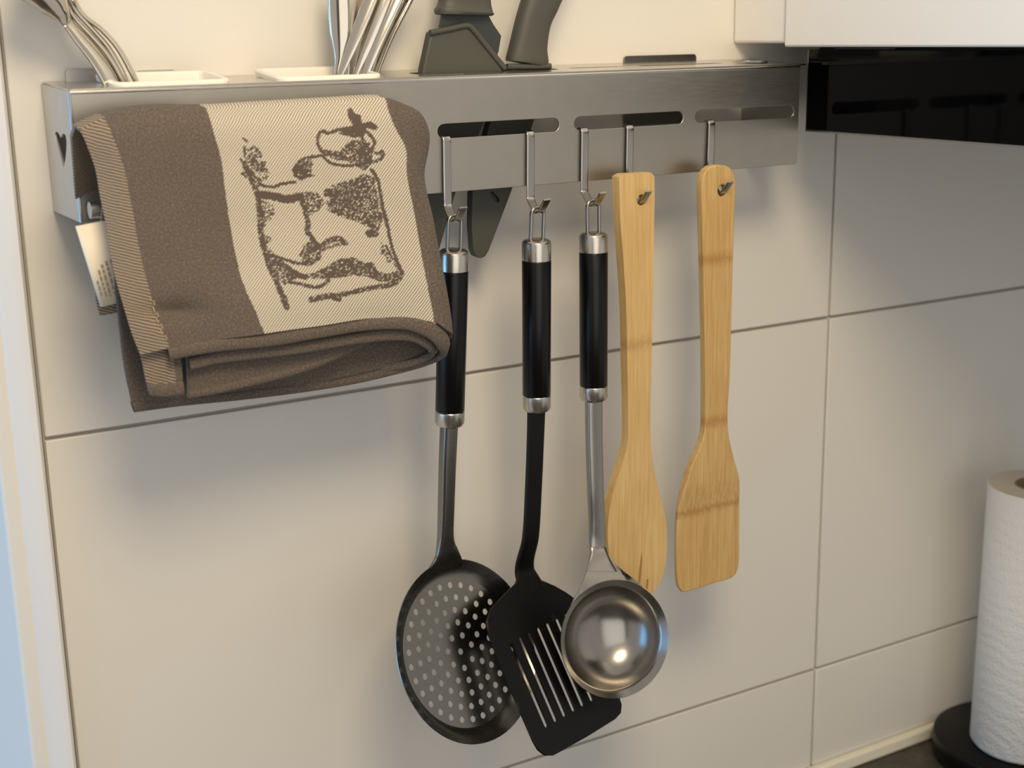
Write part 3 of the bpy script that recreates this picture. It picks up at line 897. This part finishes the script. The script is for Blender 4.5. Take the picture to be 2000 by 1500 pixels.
L2.reverse()
L2 = smooth(L2, 160)
bt = thing('bamboo_turner', 'round-topped bamboo turner with flat slanted blade', 'turner', (-0.1740, -0.078, 0.1160))
hole = circle(-0.1747, 0.1190, 0.0038, 18)
z0, z1 = -0.07747, -0.10567
fy = lambda x, z: (x, -0.0800 + 0.0030 * (lambda s: s * s * (3 - 2 * s))(max(0.0, min(1.0, (z0 - z) / (z0 - z1)))), z)
M['bamboo2'] = bamboo('bamboo_golden', (182, 142, 84), (203, 170, 112), (218, 192, 140), [(0.07419 - 0.1160, 0.006, 0.5), (-0.03796 - 0.1160, 0.006, 0.5), (-0.10127 - 0.1160, 0.004, 0.5)])
obj('turner_body', plate(L2, [hole], fy, lambda x, z: (x, -0.0738, z), grid=0.006), M['bamboo2'], bt, angle=38, bevel=0.0012, segs=3)

# ------------------------------------------------------------------ the folded towel
tw = thing('kitchen_towel', 'folded brown woven towel with pale band and cow drawing', 'towel', (-0.48, -0.095, 0.03))
# columns of the front flap, crest to hem seam: x, y, z and the drawing's own units
FC = [
    [(-0.58860, -0.09200, 0.17846, 157, 258), (-0.58640, -0.09400, 0.17247, 170, 282), (-0.58354, -0.09600, 0.15988, 188, 332), (-0.58312, -0.09800, 0.14787, 196, 380), (-0.58237, -0.10100, 0.13385, 207, 436), (-0.58213, -0.10600, 0.11132, 221, 526), (-0.58008, -0.11000, 0.09457, 239, 592), (-0.57757, -0.11300, 0.07960, 257, 650), (-0.57467, -0.11500, 0.06852, 274, 692)],
    [(-0.57612, -0.09200, 0.18310, 205, 237), (-0.57495, -0.09800, 0.17708, 218, 262), (-0.57225, -0.10100, 0.16507, 236, 310), (-0.57074, -0.10300, 0.15351, 248, 356), (-0.57014, -0.10600, 0.13746, 259, 420), (-0.56913, -0.11000, 0.11728, 274, 500), (-0.56752, -0.11400, 0.10083, 290, 565), (-0.56459, -0.11700, 0.08396, 310, 630), (-0.56102, -0.11900, 0.07066, 330, 680)],
    [(-0.55370, -0.09100, 0.18634, 290, 220), (-0.55446, -0.09900, 0.18038, 298, 245), (-0.55366, -0.10300, 0.16663, 310, 300), (-0.55237, -0.10500, 0.15139, 322, 360), (-0.55110, -0.10800, 0.13613, 335, 420), (-0.54947, -0.11200, 0.11566, 352, 500), (-0.54769, -0.11600, 0.10030, 368, 560), (-0.54420, -0.11800, 0.08434, 388, 620), (-0.54006, -0.11900, 0.07196, 408, 665)],
    [(-0.52359, -0.09000, 0.18525, 402, 219), (-0.52436, -0.09900, 0.17894, 412, 245), (-0.52242, -0.10300, 0.16092, 429, 315), (-0.52193, -0.10600, 0.14412, 439, 380), (-0.52118, -0.10800, 0.12578, 449, 450), (-0.52001, -0.11200, 0.10750, 463, 520), (-0.51819, -0.11600, 0.09444, 478, 570), (-0.51485, -0.11800, 0.08465, 495, 606), (-0.51127, -0.11900, 0.07213, 512, 651)],
    [(-0.49066, -0.09000, 0.18568, 520, 212), (-0.49255, -0.09900, 0.17873, 527, 240), (-0.49167, -0.10400, 0.16044, 541, 310), (-0.49048, -0.10600, 0.14183, 552, 380), (-0.48910, -0.10800, 0.12573, 563, 440), (-0.48779, -0.11200, 0.10703, 577, 510), (-0.48633, -0.11500, 0.09357, 589, 560), (-0.48458, -0.11700, 0.08264, 600, 600), (-0.48267, -0.11800, 0.07229, 610, 637)],
    [(-0.45562, -0.09000, 0.18611, 640, 205), (-0.45753, -0.09900, 0.17843, 648, 235), (-0.45647, -0.10400, 0.16105, 662, 300), (-0.45476, -0.10600, 0.14197, 674, 370), (-0.45318, -0.10800, 0.12548, 685, 430), (-0.45201, -0.11200, 0.10634, 698, 500), (-0.45100, -0.11500, 0.09261, 708, 550), (-0.45001, -0.11700, 0.08150, 716, 590), (-0.44799, -0.11700, 0.07245, 724, 621)],
    [(-0.42205, -0.09000, 0.18640, 750, 199), (-0.42217, -0.09800, 0.17869, 763, 228), (-0.41921, -0.10300, 0.15882, 783, 300), (-0.41735, -0.10600, 0.14072, 796, 365), (-0.41497, -0.10800, 0.12234, 809, 430), (-0.41340, -0.11200, 0.09977, 823, 510), (-0.41252, -0.11500, 0.08711, 832, 555), (-0.41089, -0.11600, 0.07547, 840, 595), (-0.40982, -0.11700, 0.06557, 846, 629)],
    [(-0.41790, -0.08900, 0.18454, 762, 205), (-0.41611, -0.09600, 0.17360, 780, 245), (-0.41341, -0.10000, 0.15689, 797, 305), (-0.41163, -0.10400, 0.14015, 811, 365), (-0.40779, -0.10700, 0.12164, 830, 430), (-0.40521, -0.11100, 0.09884, 847, 510), (-0.40435, -0.11400, 0.08464, 856, 560), (-0.40305, -0.11500, 0.07148, 863, 605), (-0.40234, -0.11600, 0.05977, 868, 645)],
    [(-0.41060, -0.08300, 0.18375, 776, 206), (-0.39549, -0.07800, 0.17723, 816, 226), (-0.38918, -0.07500, 0.16463, 832, 268), (-0.39584, -0.08000, 0.14288, 822, 345), (-0.40051, -0.09900, 0.12020, 840, 430), (-0.39901, -0.10400, 0.09732, 855, 510), (-0.39728, -0.10600, 0.08271, 865, 560), (-0.39646, -0.10800, 0.06958, 872, 605), (-0.39635, -0.11000, 0.05498, 877, 655)],
    [(-0.41215, -0.07000, 0.18050, 752, 216), (-0.39557, -0.06400, 0.17257, 795, 240), (-0.39262, -0.06400, 0.15478, 806, 300), (-0.39840, -0.07000, 0.13487, 800, 370), (-0.39959, -0.07900, 0.11802, 812, 430), (-0.39703, -0.08400, 0.09452, 830, 510), (-0.39521, -0.08700, 0.07667, 842, 570), (-0.39409, -0.08900, 0.06166, 850, 620), (-0.39358, -0.09200, 0.04375, 858, 680)],
]
NR, NC = 380, 400
cols = [np.array(cc, float) for cc in FC]
rows = [catmull(cc, 40) for cc in cols]
CC = np.array(rows)                                   # (ncol, 40, 5)
tmp = np.array([catmull(CC[:, r, :], NC) for r in range(40)])   # (40, NC, 5)
A = np.array([catmull(tmp[:, q, :], NR) for q in range(NC)]).transpose(1, 0, 2)   # (NR, NC, 5)
# soft folds of the cloth
uu = A[:, :, 3]
vv = A[:, :, 4]
rng = np.random.default_rng(4)
fold = 0.0011 * np.sin(uu / 70 + vv / 240) * np.clip((vv - 260) / 300, 0, 1) + 0.0007 * np.sin(uu / 33 - vv / 60 + 1.0) * np.clip((vv - 480) / 180, 0, 1)
low = np.exp(-(((uu - 345) / 55) ** 2 + ((vv - 610) / 22) ** 2))
fold += 0.004 * low
A[:, :, 1] += fold
crest = A[0].copy()
back1 = crest.copy(); back1[:, 1] += 0.010; back1[:, 2] += 0.0015
back1[:, 4] -= 12
back2 = crest.copy(); back2[:, 1] += 0.019; back2[:, 2] -= 0.004; back2[:, 4] -= 40
back3 = crest.copy(); back3[:, 1] += 0.022; back3[:, 2] -= 0.035; back3[:, 4] -= 150
AA = np.concatenate([back3[None], back2[None], back1[None], A])


# the cow drawing in its own units: 3 per photo pixel, origin at (440, 180)
LINES = [
    ([(95, 275), (120, 292)], 9, 1), ([(105, 320), (109, 380)], 10, .9), ([(130, 340), (170, 325), (200, 380)], 12, .8), ([(85, 400), (120, 420), (160, 400), (190, 430)], 16, .7),
    ([(150, 380), (185, 420), (240, 470)], 20, .6), ([(110, 430), (140, 490), (165, 560), (185, 620), (195, 720), (205, 850), (230, 950), (255, 1030), (290, 1110), (320, 1180), (335, 1230), (350, 1260)], 26, .85),
    ([(95, 480), (120, 500), (150, 460)], 14, .6), ([(200, 520), (240, 500)], 18, .5),
    ([(200, 545), (270, 556), (330, 537), (400, 525)], 13, .95), ([(190, 600), (280, 612), (350, 628), (430, 612)], 40, .95),
    ([(400, 490), (395, 450), (430, 405), (490, 383), (560, 375)], 13, .9),
    ([(560, 375), (600, 412), (660, 430), (735, 432)], 12, .95), ([(548, 238), (531, 280), (541, 330), (580, 372)], 12, .95),
    ([(545, 240), (572, 234), (588, 248), (640, 232), (712, 216)], 15, .95), ([(812, 232), (862, 290), (850, 350), (882, 362), (908, 350), (905, 388), (855, 412)], 14, .9),
    ([(782, 230), (802, 300)], 16, .85), ([(845, 455), (880, 510), (897, 590), (912, 680), (942, 800), (962, 900), (992, 980), (1026, 1062)], 14, .98),
    ([(905, 640), (945, 810)], 20, .5), ([(928, 900), (962, 965), (1002, 1035)], 12, .7), ([(435, 625), (460, 700), (475, 780), (468, 812), (492, 852), (522, 892)], 24, .88),
    ([(540, 912), (600, 872), (662, 862), (690, 885)], 26, .75), ([(560, 925), (620, 902), (690, 888)], 12, .7), ([(240, 955), (330, 978), (400, 1002), (475, 1002)], 14, .92),
    ([(280, 1000), (340, 1022), (400, 1062), (455, 1085)], 26, .9), ([(340, 1110), (430, 1125), (530, 1142), (592, 1102)], 15, .85), ([(420, 1080), (520, 1075), (600, 1060)], 20, .7),
    ([(1026, 1062), (1012, 1100), (960, 1130), (850, 1147), (740, 1172), (620, 1195), (520, 1207)], 24, .8), ([(490, 1212), (600, 1195), (650, 1212)], 28, .85), ([(590, 590), (650, 600), (700, 650)], 46, .8),
    ([(430, 960), (470, 892), (530, 890)], 12, .8), ([(540, 970), (480, 1010), (430, 1002)], 14, .85), ([(330, 1180), (345, 1210), (350, 1260)], 9, .9),
]
FILLS = [
    ([(400, 440), (430, 400), (490, 385), (505, 430), (490, 460), (517, 490), (470, 500), (430, 522), (395, 485)], .72),
    ([(545, 320), (590, 345), (660, 352), (690, 320), (720, 290), (780, 280), (830, 320), (852, 400), (820, 452), (760, 440), (700, 402), (640, 402), (590, 380)], .68),
    ([(710, 130), (730, 108), (752, 140), (782, 150), (795, 190), (840, 178), (882, 205), (872, 230), (822, 215), (802, 262), (740, 272), (690, 258), (650, 250), (700, 222), (740, 200), (715, 170)], .88),
    ([(780, 300), (832, 300), (855, 410), (805, 462), (758, 430)], .78),
    ([(610, 550), (700, 520), (800, 480), (862, 500), (882, 620), (912, 740), (880, 822), (830, 792), (740, 752), (640, 722), (585, 690), (580, 640), (640, 610)], .64),
    ([(440, 590), (520, 580), (552, 620), (575, 645), (540, 690), (490, 720), (460, 680)], .52),
    ([(800, 825), (842, 800), (892, 832), (872, 852), (830, 852)], .8),
    ([(430, 960), (470, 890), (532, 890), (562, 922), (540, 972), (480, 1002), (440, 1002)], .6),
    ([(500, 1062), (600, 1012), (650, 980), (742, 970), (800, 1002), (852, 1000), (882, 1050), (942, 1070), (1002, 1050), (1022, 1072), (980, 1112), (900, 1112), (820, 1082), (740, 1072), (660, 1087), (580, 1092), (500, 1092)], .74),
    ([(900, 870), (962, 992), (940, 1012), (900, 942)], .5),
    ([(175, 620), (270, 660), (285, 730), (240, 760), (215, 830), (270, 862), (230, 900), (275, 942), (310, 962), (360, 1042), (420, 1082), (340, 1132), (260, 1062), (210, 922), (185, 780)], .5),
    ([(120, 370), (190, 330), (200, 380), (165, 400), (235, 410), (220, 450), (240, 470), (205, 530), (165, 600), (130, 480), (95, 480), (110, 430)], .45),
]


def ink(du, dv):
    x = du.ravel()
    y = dv.ravel()
    # edges wobble by a couple of threads
    cx = np.floor(x / 5.0).astype(int)
    cy = np.floor(y / 5.0).astype(int)
    hsh = np.sin(cx * 12.9898 + cy * 78.233) * 43758.5453
    rnd = hsh - np.floor(hsh)
    h2 = np.sin(cx * 39.346 + cy * 11.135) * 24634.6345
    r2 = h2 - np.floor(h2)
    dens = np.zeros_like(x)
    jx = x + (r2 - 0.5) * 8
    jy = y + (rnd - 0.5) * 8
    for pl, w, d in LINES:
        P = catmull(pl, max(2, 4 * len(pl)))
        lo = P.min(0) - 40
        hi = P.max(0) + 40
        ix = np.where((x > lo[0]) & (x < hi[0]) & (y > lo[1]) & (y < hi[1]))[0]
        if not len(ix):
            continue
        best = np.full(len(ix), 1e9)
        for a, b in zip(P[:-1], P[1:]):
            e = b - a
            t = np.clip(((jx[ix] - a[0]) * e[0] + (jy[ix] - a[1]) * e[1]) / (e @ e + 1e-9), 0, 1)
            best = np.minimum(best, np.hypot(jx[ix] - a[0] - t * e[0], jy[ix] - a[1] - t * e[1]))
        dens[ix] = np.maximum(dens[ix], np.where(best < w / 2 * 1.12 + 1.0, min(1.0, d * 1.06), 0))
    for pl, d in FILLS:
        ins = np.zeros(len(x), bool)
        P = np.array(pl, float)
        j = len(P) - 1
        for i in range(len(P)):
            a, b = P[i], P[j]
            with np.errstate(divide='ignore', invalid='ignore'):
                hit = ((a[1] > jy) != (b[1] > jy)) & (jx < (b[0] - a[0]) * (jy - a[1]) / (b[1] - a[1]) + a[0])
            ins ^= hit
            j = i
        dens = np.where(ins, np.maximum(dens, min(1.0, d * 1.12)), dens)
    # threads: pale flecks show through where the drawing is thin
    sx = np.floor((x + y) / 8.0).astype(int)
    sy = np.floor((x - y) / 14.0).astype(int)
    h3 = np.sin(sx * 17.13 + sy * 57.31) * 15731.743
    r3 = h3 - np.floor(h3)
    return (r3 < dens).astype(float).reshape(du.shape)


def cloth_attr(o, A, band=None, strip=None, dark=None):
    me = o.data
    me.uv_layers.new(name='cloth')
    li = np.zeros(len(me.loops), int)
    me.loops.foreach_get('vertex_index', li)
    uvs = np.stack([A[:, :, 3].ravel() / 600, -A[:, :, 4].ravel() / 600], 1)
    me.uv_layers['cloth'].data.foreach_set('uv', uvs[li].ravel())
    at = me.color_attributes.new('weave', 'FLOAT_COLOR', 'POINT')
    cl = np.zeros((A.shape[0] * A.shape[1], 4))
    cl[:, 3] = 1
    if band is not None:
        cl[:, 0] = band.ravel()
    if strip is not None:
        cl[:, 1] = strip.ravel()
    if dark is not None:
        cl[:, 2] = dark.ravel()
    at.data.foreach_set('color', cl.ravel())


# column positions of the woven band edges, in grid columns
dch = np.linalg.norm(np.diff(CC[:, 20, :], axis=0), axis=1)
cum = np.r_[0, np.cumsum(dch)] / dch.sum() * (NC - 1)
jj = np.arange(NC)[None, :] * np.ones((AA.shape[0], 1))
rowpos = np.array([np.r_[0, np.cumsum(np.linalg.norm(np.diff(CC[:, r, :], axis=0), axis=1))] for r in range(40)])
rowpos = rowpos / rowpos[:, -1:] * (NC - 1)
rr = np.linspace(0, 39, NR)
lim = lambda cidx: np.r_[np.full(3, np.interp(0, np.arange(40), rowpos[:, cidx])), np.interp(rr, np.arange(40), rowpos[:, cidx])][:, None]
inband = ((jj > lim(3)) & (jj < lim(6))).astype(float)
instrip = (jj < lim(1)).astype(float)
dk = ink((AA[:, :, 3] - 440) * 3, (AA[:, :, 4] - 180) * 3)
ff = obj('front_flap', gridmesh(AA[:, :, :3]), M['cloth'], tw, solid=0.0022, off=-1, angle=80)
cloth_attr(ff, AA, inband * (1 - dk), instrip, inband * dk)
# stitching row along the strip
st = CC[1][2:38:1]
SV, SF = [], []
for q in range(0, 36):
    p = Vector(st[q][:3]) + Vector((0.0012 * ((q % 2) - 0.5), -0.0012, 0))
    d = (Vector(st[min(q + 1, len(st) - 1)][:3]) - Vector(st[max(q - 1, 0)][:3])).normalized() * 0.0013
    a, b = tube([p - d, p, p + d], 0.00035, 6)
    n0 = len(SV)
    SV += a
    SF += [tuple(i + n0 for i in z) for z in b]
M['thread'] = mat('pale_thread', (170, 150, 118), 0.9)
tag(obj('seam_stitches', (SV, SF), M['thread'], tw), kind='stuff')


def hem(name, stations, thick, n=70):
    """rolled hem: stations of (upper point, lower point)"""
    Ua = catmull([s[0] for s in stations], n)
    La = catmull([s[1] for s in stations], n)
    K = 12
    G = np.zeros((n, K + 1, 5))
    for i in range(n):
        c_ = (Ua[i] + La[i]) / 2
        h_ = (Ua[i] - La[i]) / 2
        t = (Ua[min(i + 1, n - 1), :3] + La[min(i + 1, n - 1), :3] - Ua[max(i - 1, 0), :3] - La[max(i - 1, 0), :3])
        t /= np.linalg.norm(t)
        hn = np.linalg.norm(h_[:3])
        b = np.cross(t, h_[:3] / hn)
        for j in range(K + 1):
            w = 2 * math.pi * j / K
            cw, sw = math.cos(w), math.sin(w)
            G[i, j, :3] = c_[:3] + h_[:3] * math.copysign(abs(cw) ** 0.7, cw) + b * thick * math.copysign(abs(sw) ** 0.8, sw)
            G[i, j, 3:] = c_[3:] + h_[3:] * cw + (thick * 2200 * sw, 0)
    o = obj(name, gridmesh(G[:, :, :3]), M['cloth'], tw, angle=80)
    cloth_attr(o, G)
    return o


hem('front_hem', [((-0.56202, -0.11900, 0.07132, 326, 678), (-0.56153, -0.11900, 0.06434, 330, 704)), ((-0.55170, -0.11920, 0.07188, 365, 671), (-0.55197, -0.11920, 0.06496, 366, 697)), ((-0.53409, -0.11920, 0.07258, 430, 660), (-0.53461, -0.11920, 0.06535, 430, 687)), ((-0.50609, -0.11880, 0.07227, 530, 648), (-0.50659, -0.11880, 0.06434, 530, 677)), ((-0.47684, -0.11820, 0.07273, 630, 633), (-0.47725, -0.11820, 0.06521, 630, 660)), ((-0.45050, -0.11780, 0.07260, 717, 622), (-0.45082, -0.11780, 0.06579, 717, 646)), ((-0.42708, -0.11740, 0.07061, 792, 619), (-0.42739, -0.11740, 0.06311, 792, 645)), ((-0.41227, -0.11680, 0.06641, 838, 627), (-0.41359, -0.11680, 0.05660, 835, 661)), ((-0.40247, -0.11500, 0.05961, 866, 645), (-0.40578, -0.11500, 0.04904, 857, 682)), ((-0.39708, -0.11000, 0.05298, 875, 662), (-0.40045, -0.10950, 0.04310, 865, 696)), ((-0.39590, -0.10300, 0.04672, 868, 678), (-0.40065, -0.10200, 0.03895, 853, 705)), ((-0.40090, -0.09750, 0.04147, 845, 694), (-0.40562, -0.09650, 0.03519, 830, 716)), ((-0.41749, -0.09400, 0.03816, 790, 710), (-0.42051, -0.09300, 0.03259, 780, 729)), ((-0.44552, -0.09150, 0.03610, 700, 728), (-0.44719, -0.09100, 0.02992, 695, 749)), ((-0.47640, -0.09050, 0.03521, 600, 745), (-0.47715, -0.09000, 0.02929, 598, 765)), ((-0.51218, -0.09000, 0.03533, 480, 762), (-0.51294, -0.08950, 0.03012, 478, 780)), ((-0.54910, -0.08950, 0.03697, 350, 775), (-0.54934, -0.08900, 0.03180, 350, 793)), ((-0.57493, -0.08900, 0.03822, 255, 784), (-0.57342, -0.08850, 0.03202, 262, 805))], 0.0023, 160)
hem('lining_hem', [((-0.55034, -0.11450, 0.06303, 367, 700), (-0.54977, -0.11450, 0.05645, 371, 724)), ((-0.54132, -0.11450, 0.06399, 400, 692), (-0.54126, -0.11450, 0.05745, 402, 716)), ((-0.53303, -0.11450, 0.06480, 430, 685), (-0.53351, -0.11450, 0.05803, 430, 710)), ((-0.49030, -0.11400, 0.06386, 580, 668), (-0.49070, -0.11400, 0.05717, 580, 692)), ((-0.46024, -0.11350, 0.06449, 680, 652), (-0.46057, -0.11350, 0.05795, 680, 675)), ((-0.43685, -0.11300, 0.06438, 755, 642), (-0.43715, -0.11300, 0.05745, 755, 666)), ((-0.42087, -0.11250, 0.06174, 805, 644), (-0.42114, -0.11250, 0.05472, 805, 668)), ((-0.41054, -0.11150, 0.05674, 836, 656), (-0.41148, -0.11150, 0.04884, 834, 683)), ((-0.40484, -0.10900, 0.05199, 850, 668), (-0.40650, -0.10850, 0.04432, 845, 694)), ((-0.40375, -0.10400, 0.04672, 846, 682), (-0.40676, -0.10300, 0.04058, 836, 703)), ((-0.41160, -0.09900, 0.04197, 815, 698), (-0.41460, -0.09800, 0.03673, 805, 716)), ((-0.42421, -0.09450, 0.03978, 770, 708), (-0.42657, -0.09350, 0.03445, 762, 726)), ((-0.44502, -0.09050, 0.03703, 700, 724), (-0.44672, -0.08950, 0.03225, 694, 740))], 0.0018, 100)


def panel(name, rowsets, nr=60, nc=70, strip=None, solid=0.0020, wave=0.0):
    R_ = [catmull(r, nc) for r in rowsets]
    G = np.array([catmull([r[q] for r in R_], nr) for q in range(nc)]).transpose(1, 0, 2)
    if wave:
        G[:, :, 1] += wave * np.sin(G[:, :, 3] / 40 + G[:, :, 4] / 90)
    o = obj(name, gridmesh(G[:, :, :3]), M['cloth'], tw, solid=solid, off=0, angle=80)
    sm = None
    if strip:
        sm = np.zeros(G.shape[:2])
        sm[:, :int(strip * nc)] = 1
    cloth_attr(o, G, None, sm)
    return o


# inner fold, seen between the front hem and the back layer
panel('inner_fold', [[(-0.54881, -0.11000, 0.07818, 363, 640), (-0.51645, -0.11000, 0.07970, 480, 620), (-0.47549, -0.10900, 0.08031, 620, 600), (-0.44517, -0.10900, 0.07970, 720, 590), (-0.41975, -0.10800, 0.07375, 800, 600)], [(-0.54959, -0.10900, 0.06051, 364, 705), (-0.52021, -0.10900, 0.06069, 470, 690), (-0.48220, -0.10800, 0.05973, 600, 675), (-0.45484, -0.10800, 0.06198, 690, 655), (-0.42611, -0.10700, 0.06260, 780, 640)], [(-0.55021, -0.10700, 0.04069, 365, 776), (-0.53217, -0.10700, 0.04079, 430, 766), (-0.49571, -0.10600, 0.04293, 555, 739), (-0.47243, -0.10600, 0.04773, 632, 711), (-0.44535, -0.10700, 0.05623, 720, 670)]], wave=0.0006)
hem('inner_hem', [((-0.54988, -0.10780, 0.04468, 366, 762), (-0.55026, -0.10780, 0.03977, 366, 780)), ((-0.53198, -0.10740, 0.04532, 430, 750), (-0.53234, -0.10740, 0.04034, 430, 768)), ((-0.51186, -0.10700, 0.04684, 500, 734), (-0.51219, -0.10700, 0.04181, 500, 752)), ((-0.49123, -0.10680, 0.04903, 570, 716), (-0.49154, -0.10680, 0.04393, 570, 734)), ((-0.47252, -0.10680, 0.05222, 632, 696), (-0.47277, -0.10680, 0.04765, 632, 712)), ((-0.44528, -0.10720, 0.05976, 720, 658), (-0.44546, -0.10720, 0.05599, 720, 671))], 0.0016)
# folded corner with the twill edge hanging below the front hem
panel('corner_fold', [[(-0.57589, -0.11150, 0.07913, 262, 650), (-0.56621, -0.11200, 0.07801, 300, 650), (-0.55455, -0.11250, 0.07665, 345, 650)], [(-0.57338, -0.11200, 0.06432, 277, 705), (-0.56501, -0.11280, 0.06334, 310, 705), (-0.55368, -0.11300, 0.06238, 353, 703)], [(-0.57229, -0.11180, 0.05476, 284, 740), (-0.56439, -0.11240, 0.05321, 315, 742), (-0.55354, -0.11260, 0.05225, 356, 740)], [(-0.57093, -0.11100, 0.04603, 291, 771), (-0.56351, -0.11150, 0.04422, 320, 774), (-0.55340, -0.11180, 0.04387, 358, 770)]], 40, 40, strip=0.8)
hem('corner_hem', [((-0.57222, -0.11280, 0.05280, 286, 748), (-0.57130, -0.11220, 0.04580, 291, 773)), ((-0.56406, -0.11340, 0.05121, 318, 750), (-0.56366, -0.11280, 0.04398, 321, 776)), ((-0.55362, -0.11340, 0.05107, 357, 745), (-0.55347, -0.11280, 0.04355, 359, 772))], 0.0017, 24)
# back layer
panel('back_flap', [[(-0.57748, -0.08000, 0.15882, 196, 330), (-0.53614, -0.08000, 0.16414, 350, 300), (-0.47942, -0.08000, 0.16496, 550, 285), (-0.41515, -0.08000, 0.16284, 760, 280)], [(-0.57739, -0.08700, 0.10454, 222, 540), (-0.53464, -0.08700, 0.10560, 380, 520), (-0.47730, -0.08800, 0.10570, 580, 500), (-0.41179, -0.08800, 0.10533, 790, 480)], [(-0.57759, -0.09000, 0.07554, 234, 650), (-0.53251, -0.09000, 0.07271, 400, 640), (-0.47450, -0.09100, 0.07155, 600, 620), (-0.40525, -0.09200, 0.07252, 820, 590)], [(-0.57677, -0.09050, 0.05593, 244, 722), (-0.52875, -0.09100, 0.05134, 420, 715), (-0.47615, -0.09200, 0.05016, 600, 695), (-0.40362, -0.09400, 0.05456, 830, 650)], [(-0.57431, -0.08900, 0.03590, 258, 792), (-0.52676, -0.09000, 0.03460, 430, 772), (-0.47652, -0.09050, 0.03316, 600, 752), (-0.40253, -0.09600, 0.03957, 838, 700)]], 70, 90, wave=0.0006)
# rear layer with the care tag
panel('rear_flap', [[(-0.57783, -0.07900, 0.14057, 200, 400), (-0.56740, -0.07900, 0.13977, 240, 400), (-0.55147, -0.07900, 0.13855, 300, 400)], [(-0.58453, -0.08000, 0.10962, 186, 520), (-0.57149, -0.08050, 0.10973, 236, 515), (-0.55445, -0.08100, 0.10948, 300, 510)], [(-0.58596, -0.08050, 0.09247, 187, 585), (-0.57318, -0.08120, 0.09250, 236, 580), (-0.55601, -0.08180, 0.09343, 300, 570)], [(-0.58476, -0.08000, 0.08390, 194, 616), (-0.57278, -0.08120, 0.08486, 240, 608), (-0.55669, -0.08200, 0.08586, 300, 598)]], 40, 30, strip=1.0)
tg = obj('care_tag', gridmesh(np.array([catmull([(-0.59379, -0.08500, 0.13154), (-0.58608, -0.08620, 0.13258), (-0.57743, -0.08700, 0.13351)], 8), catmull([(-0.58965, -0.08620, 0.11044), (-0.58257, -0.08720, 0.11145), (-0.57329, -0.08800, 0.11249)], 8), catmull([(-0.58526, -0.08580, 0.08921), (-0.57860, -0.08680, 0.09021), (-0.57076, -0.08760, 0.09160)], 8)])), M['tag'], tw, solid=0.0003)
TL, TR_, BL, BR = [Vector(p) for p in ((-0.59379, -0.08500, 0.13154), (-0.57743, -0.08700, 0.13351), (-0.58526, -0.08580, 0.08921), (-0.57076, -0.08760, 0.09160))]
mid = Vector((-0.58965, -0.08620, 0.11044))
rnd = random.Random(3)
PV, PF = [], []
for s, a0 in ((0.16, 0.68), (0.30, 0.56), (0.44, 0.50), (0.60, 0.47), (0.76, 0.46)):
    q = a0
    while q < 0.88:
        ln = rnd.uniform(0.035, 0.075)
        b_ = min(0.90, q + ln)

        def at(ss, tt):
            bow = 4 * tt * (1 - tt)
            return TL * (1 - ss) * (1 - tt) + TR_ * ss * (1 - tt) + BL * (1 - ss) * tt + BR * ss * tt + (mid - (TL + BL) / 2) * bow * 1.0
        n0 = len(PV)
        off = Vector((-0.0002, -0.0006, 0))
        for x_, y_ in ((s - 0.032, q), (s + 0.032, q), (s + 0.032, b_), (s - 0.032, b_)):
            PV.append(tuple(at(x_, y_) + off))
        PF.append((n0, n0 + 1, n0 + 2, n0 + 3))
        q = b_ + 0.018
obj('care_print', (PV, PF), M['print'], tg, smooth=False)

# ------------------------------------------------------------------ paper towel on its stand
px, py = 0.1660, -0.0800
ps = thing('paper_towel_stand', 'black paper towel stand on the dark worktop', 'stand', (px, py, -0.405))
obj('base', lathe((px + 0.008, py + 0.012, -0.4048), (0, 0, 1), [(0, 0), (0, 0.066), (0.003, 0.0685), (0.017, 0.0695), (0.0205, 0.0685), (0.022, 0.066), (0.022, 0)], 64), M['black_gloss'], ps, angle=40)
obj('pole', lathe((px - 0.004, py - 0.001, -0.384), (0, 0, 1), [(0, 0), (0, 0.005), (0.275, 0.005), (0.279, 0.0085), (0.287, 0.0085), (0.291, 0.004), (0.291, 0)], 24), M['black_gloss'], ps, angle=40)
pr = thing('paper_towel_roll', 'white embossed paper towel roll standing on the black stand', 'paper roll', (px, py, -0.3815))
zb, zt_ = -0.3815, -0.1475
obj('paper', lathe((px, py, zb), (0, 0, 1), [(0.0, 0.0205), (0.0, 0.0395), (0.003, 0.0418), (zt_ - zb - 0.001, 0.0418), (zt_ - zb, 0.0410), (zt_ - zb, 0.0205)], 72, closed=True), M['paper'], pr, angle=40)
obj('paper_end', lathe((px, py, zt_ + 0.0003), (0, 0, 1), [(0, 0.0208), (0, 0.0408)], 64), M['paper_end'], pr)
obj('core', lathe((px, py, zb), (0, 0, 1), [(0, 0.0204), (zt_ - zb + 0.0005, 0.0204), (zt_ - zb + 0.0005, 0.0192), (0, 0.0192)], 48, closed=True), M['card'], pr, angle=40)
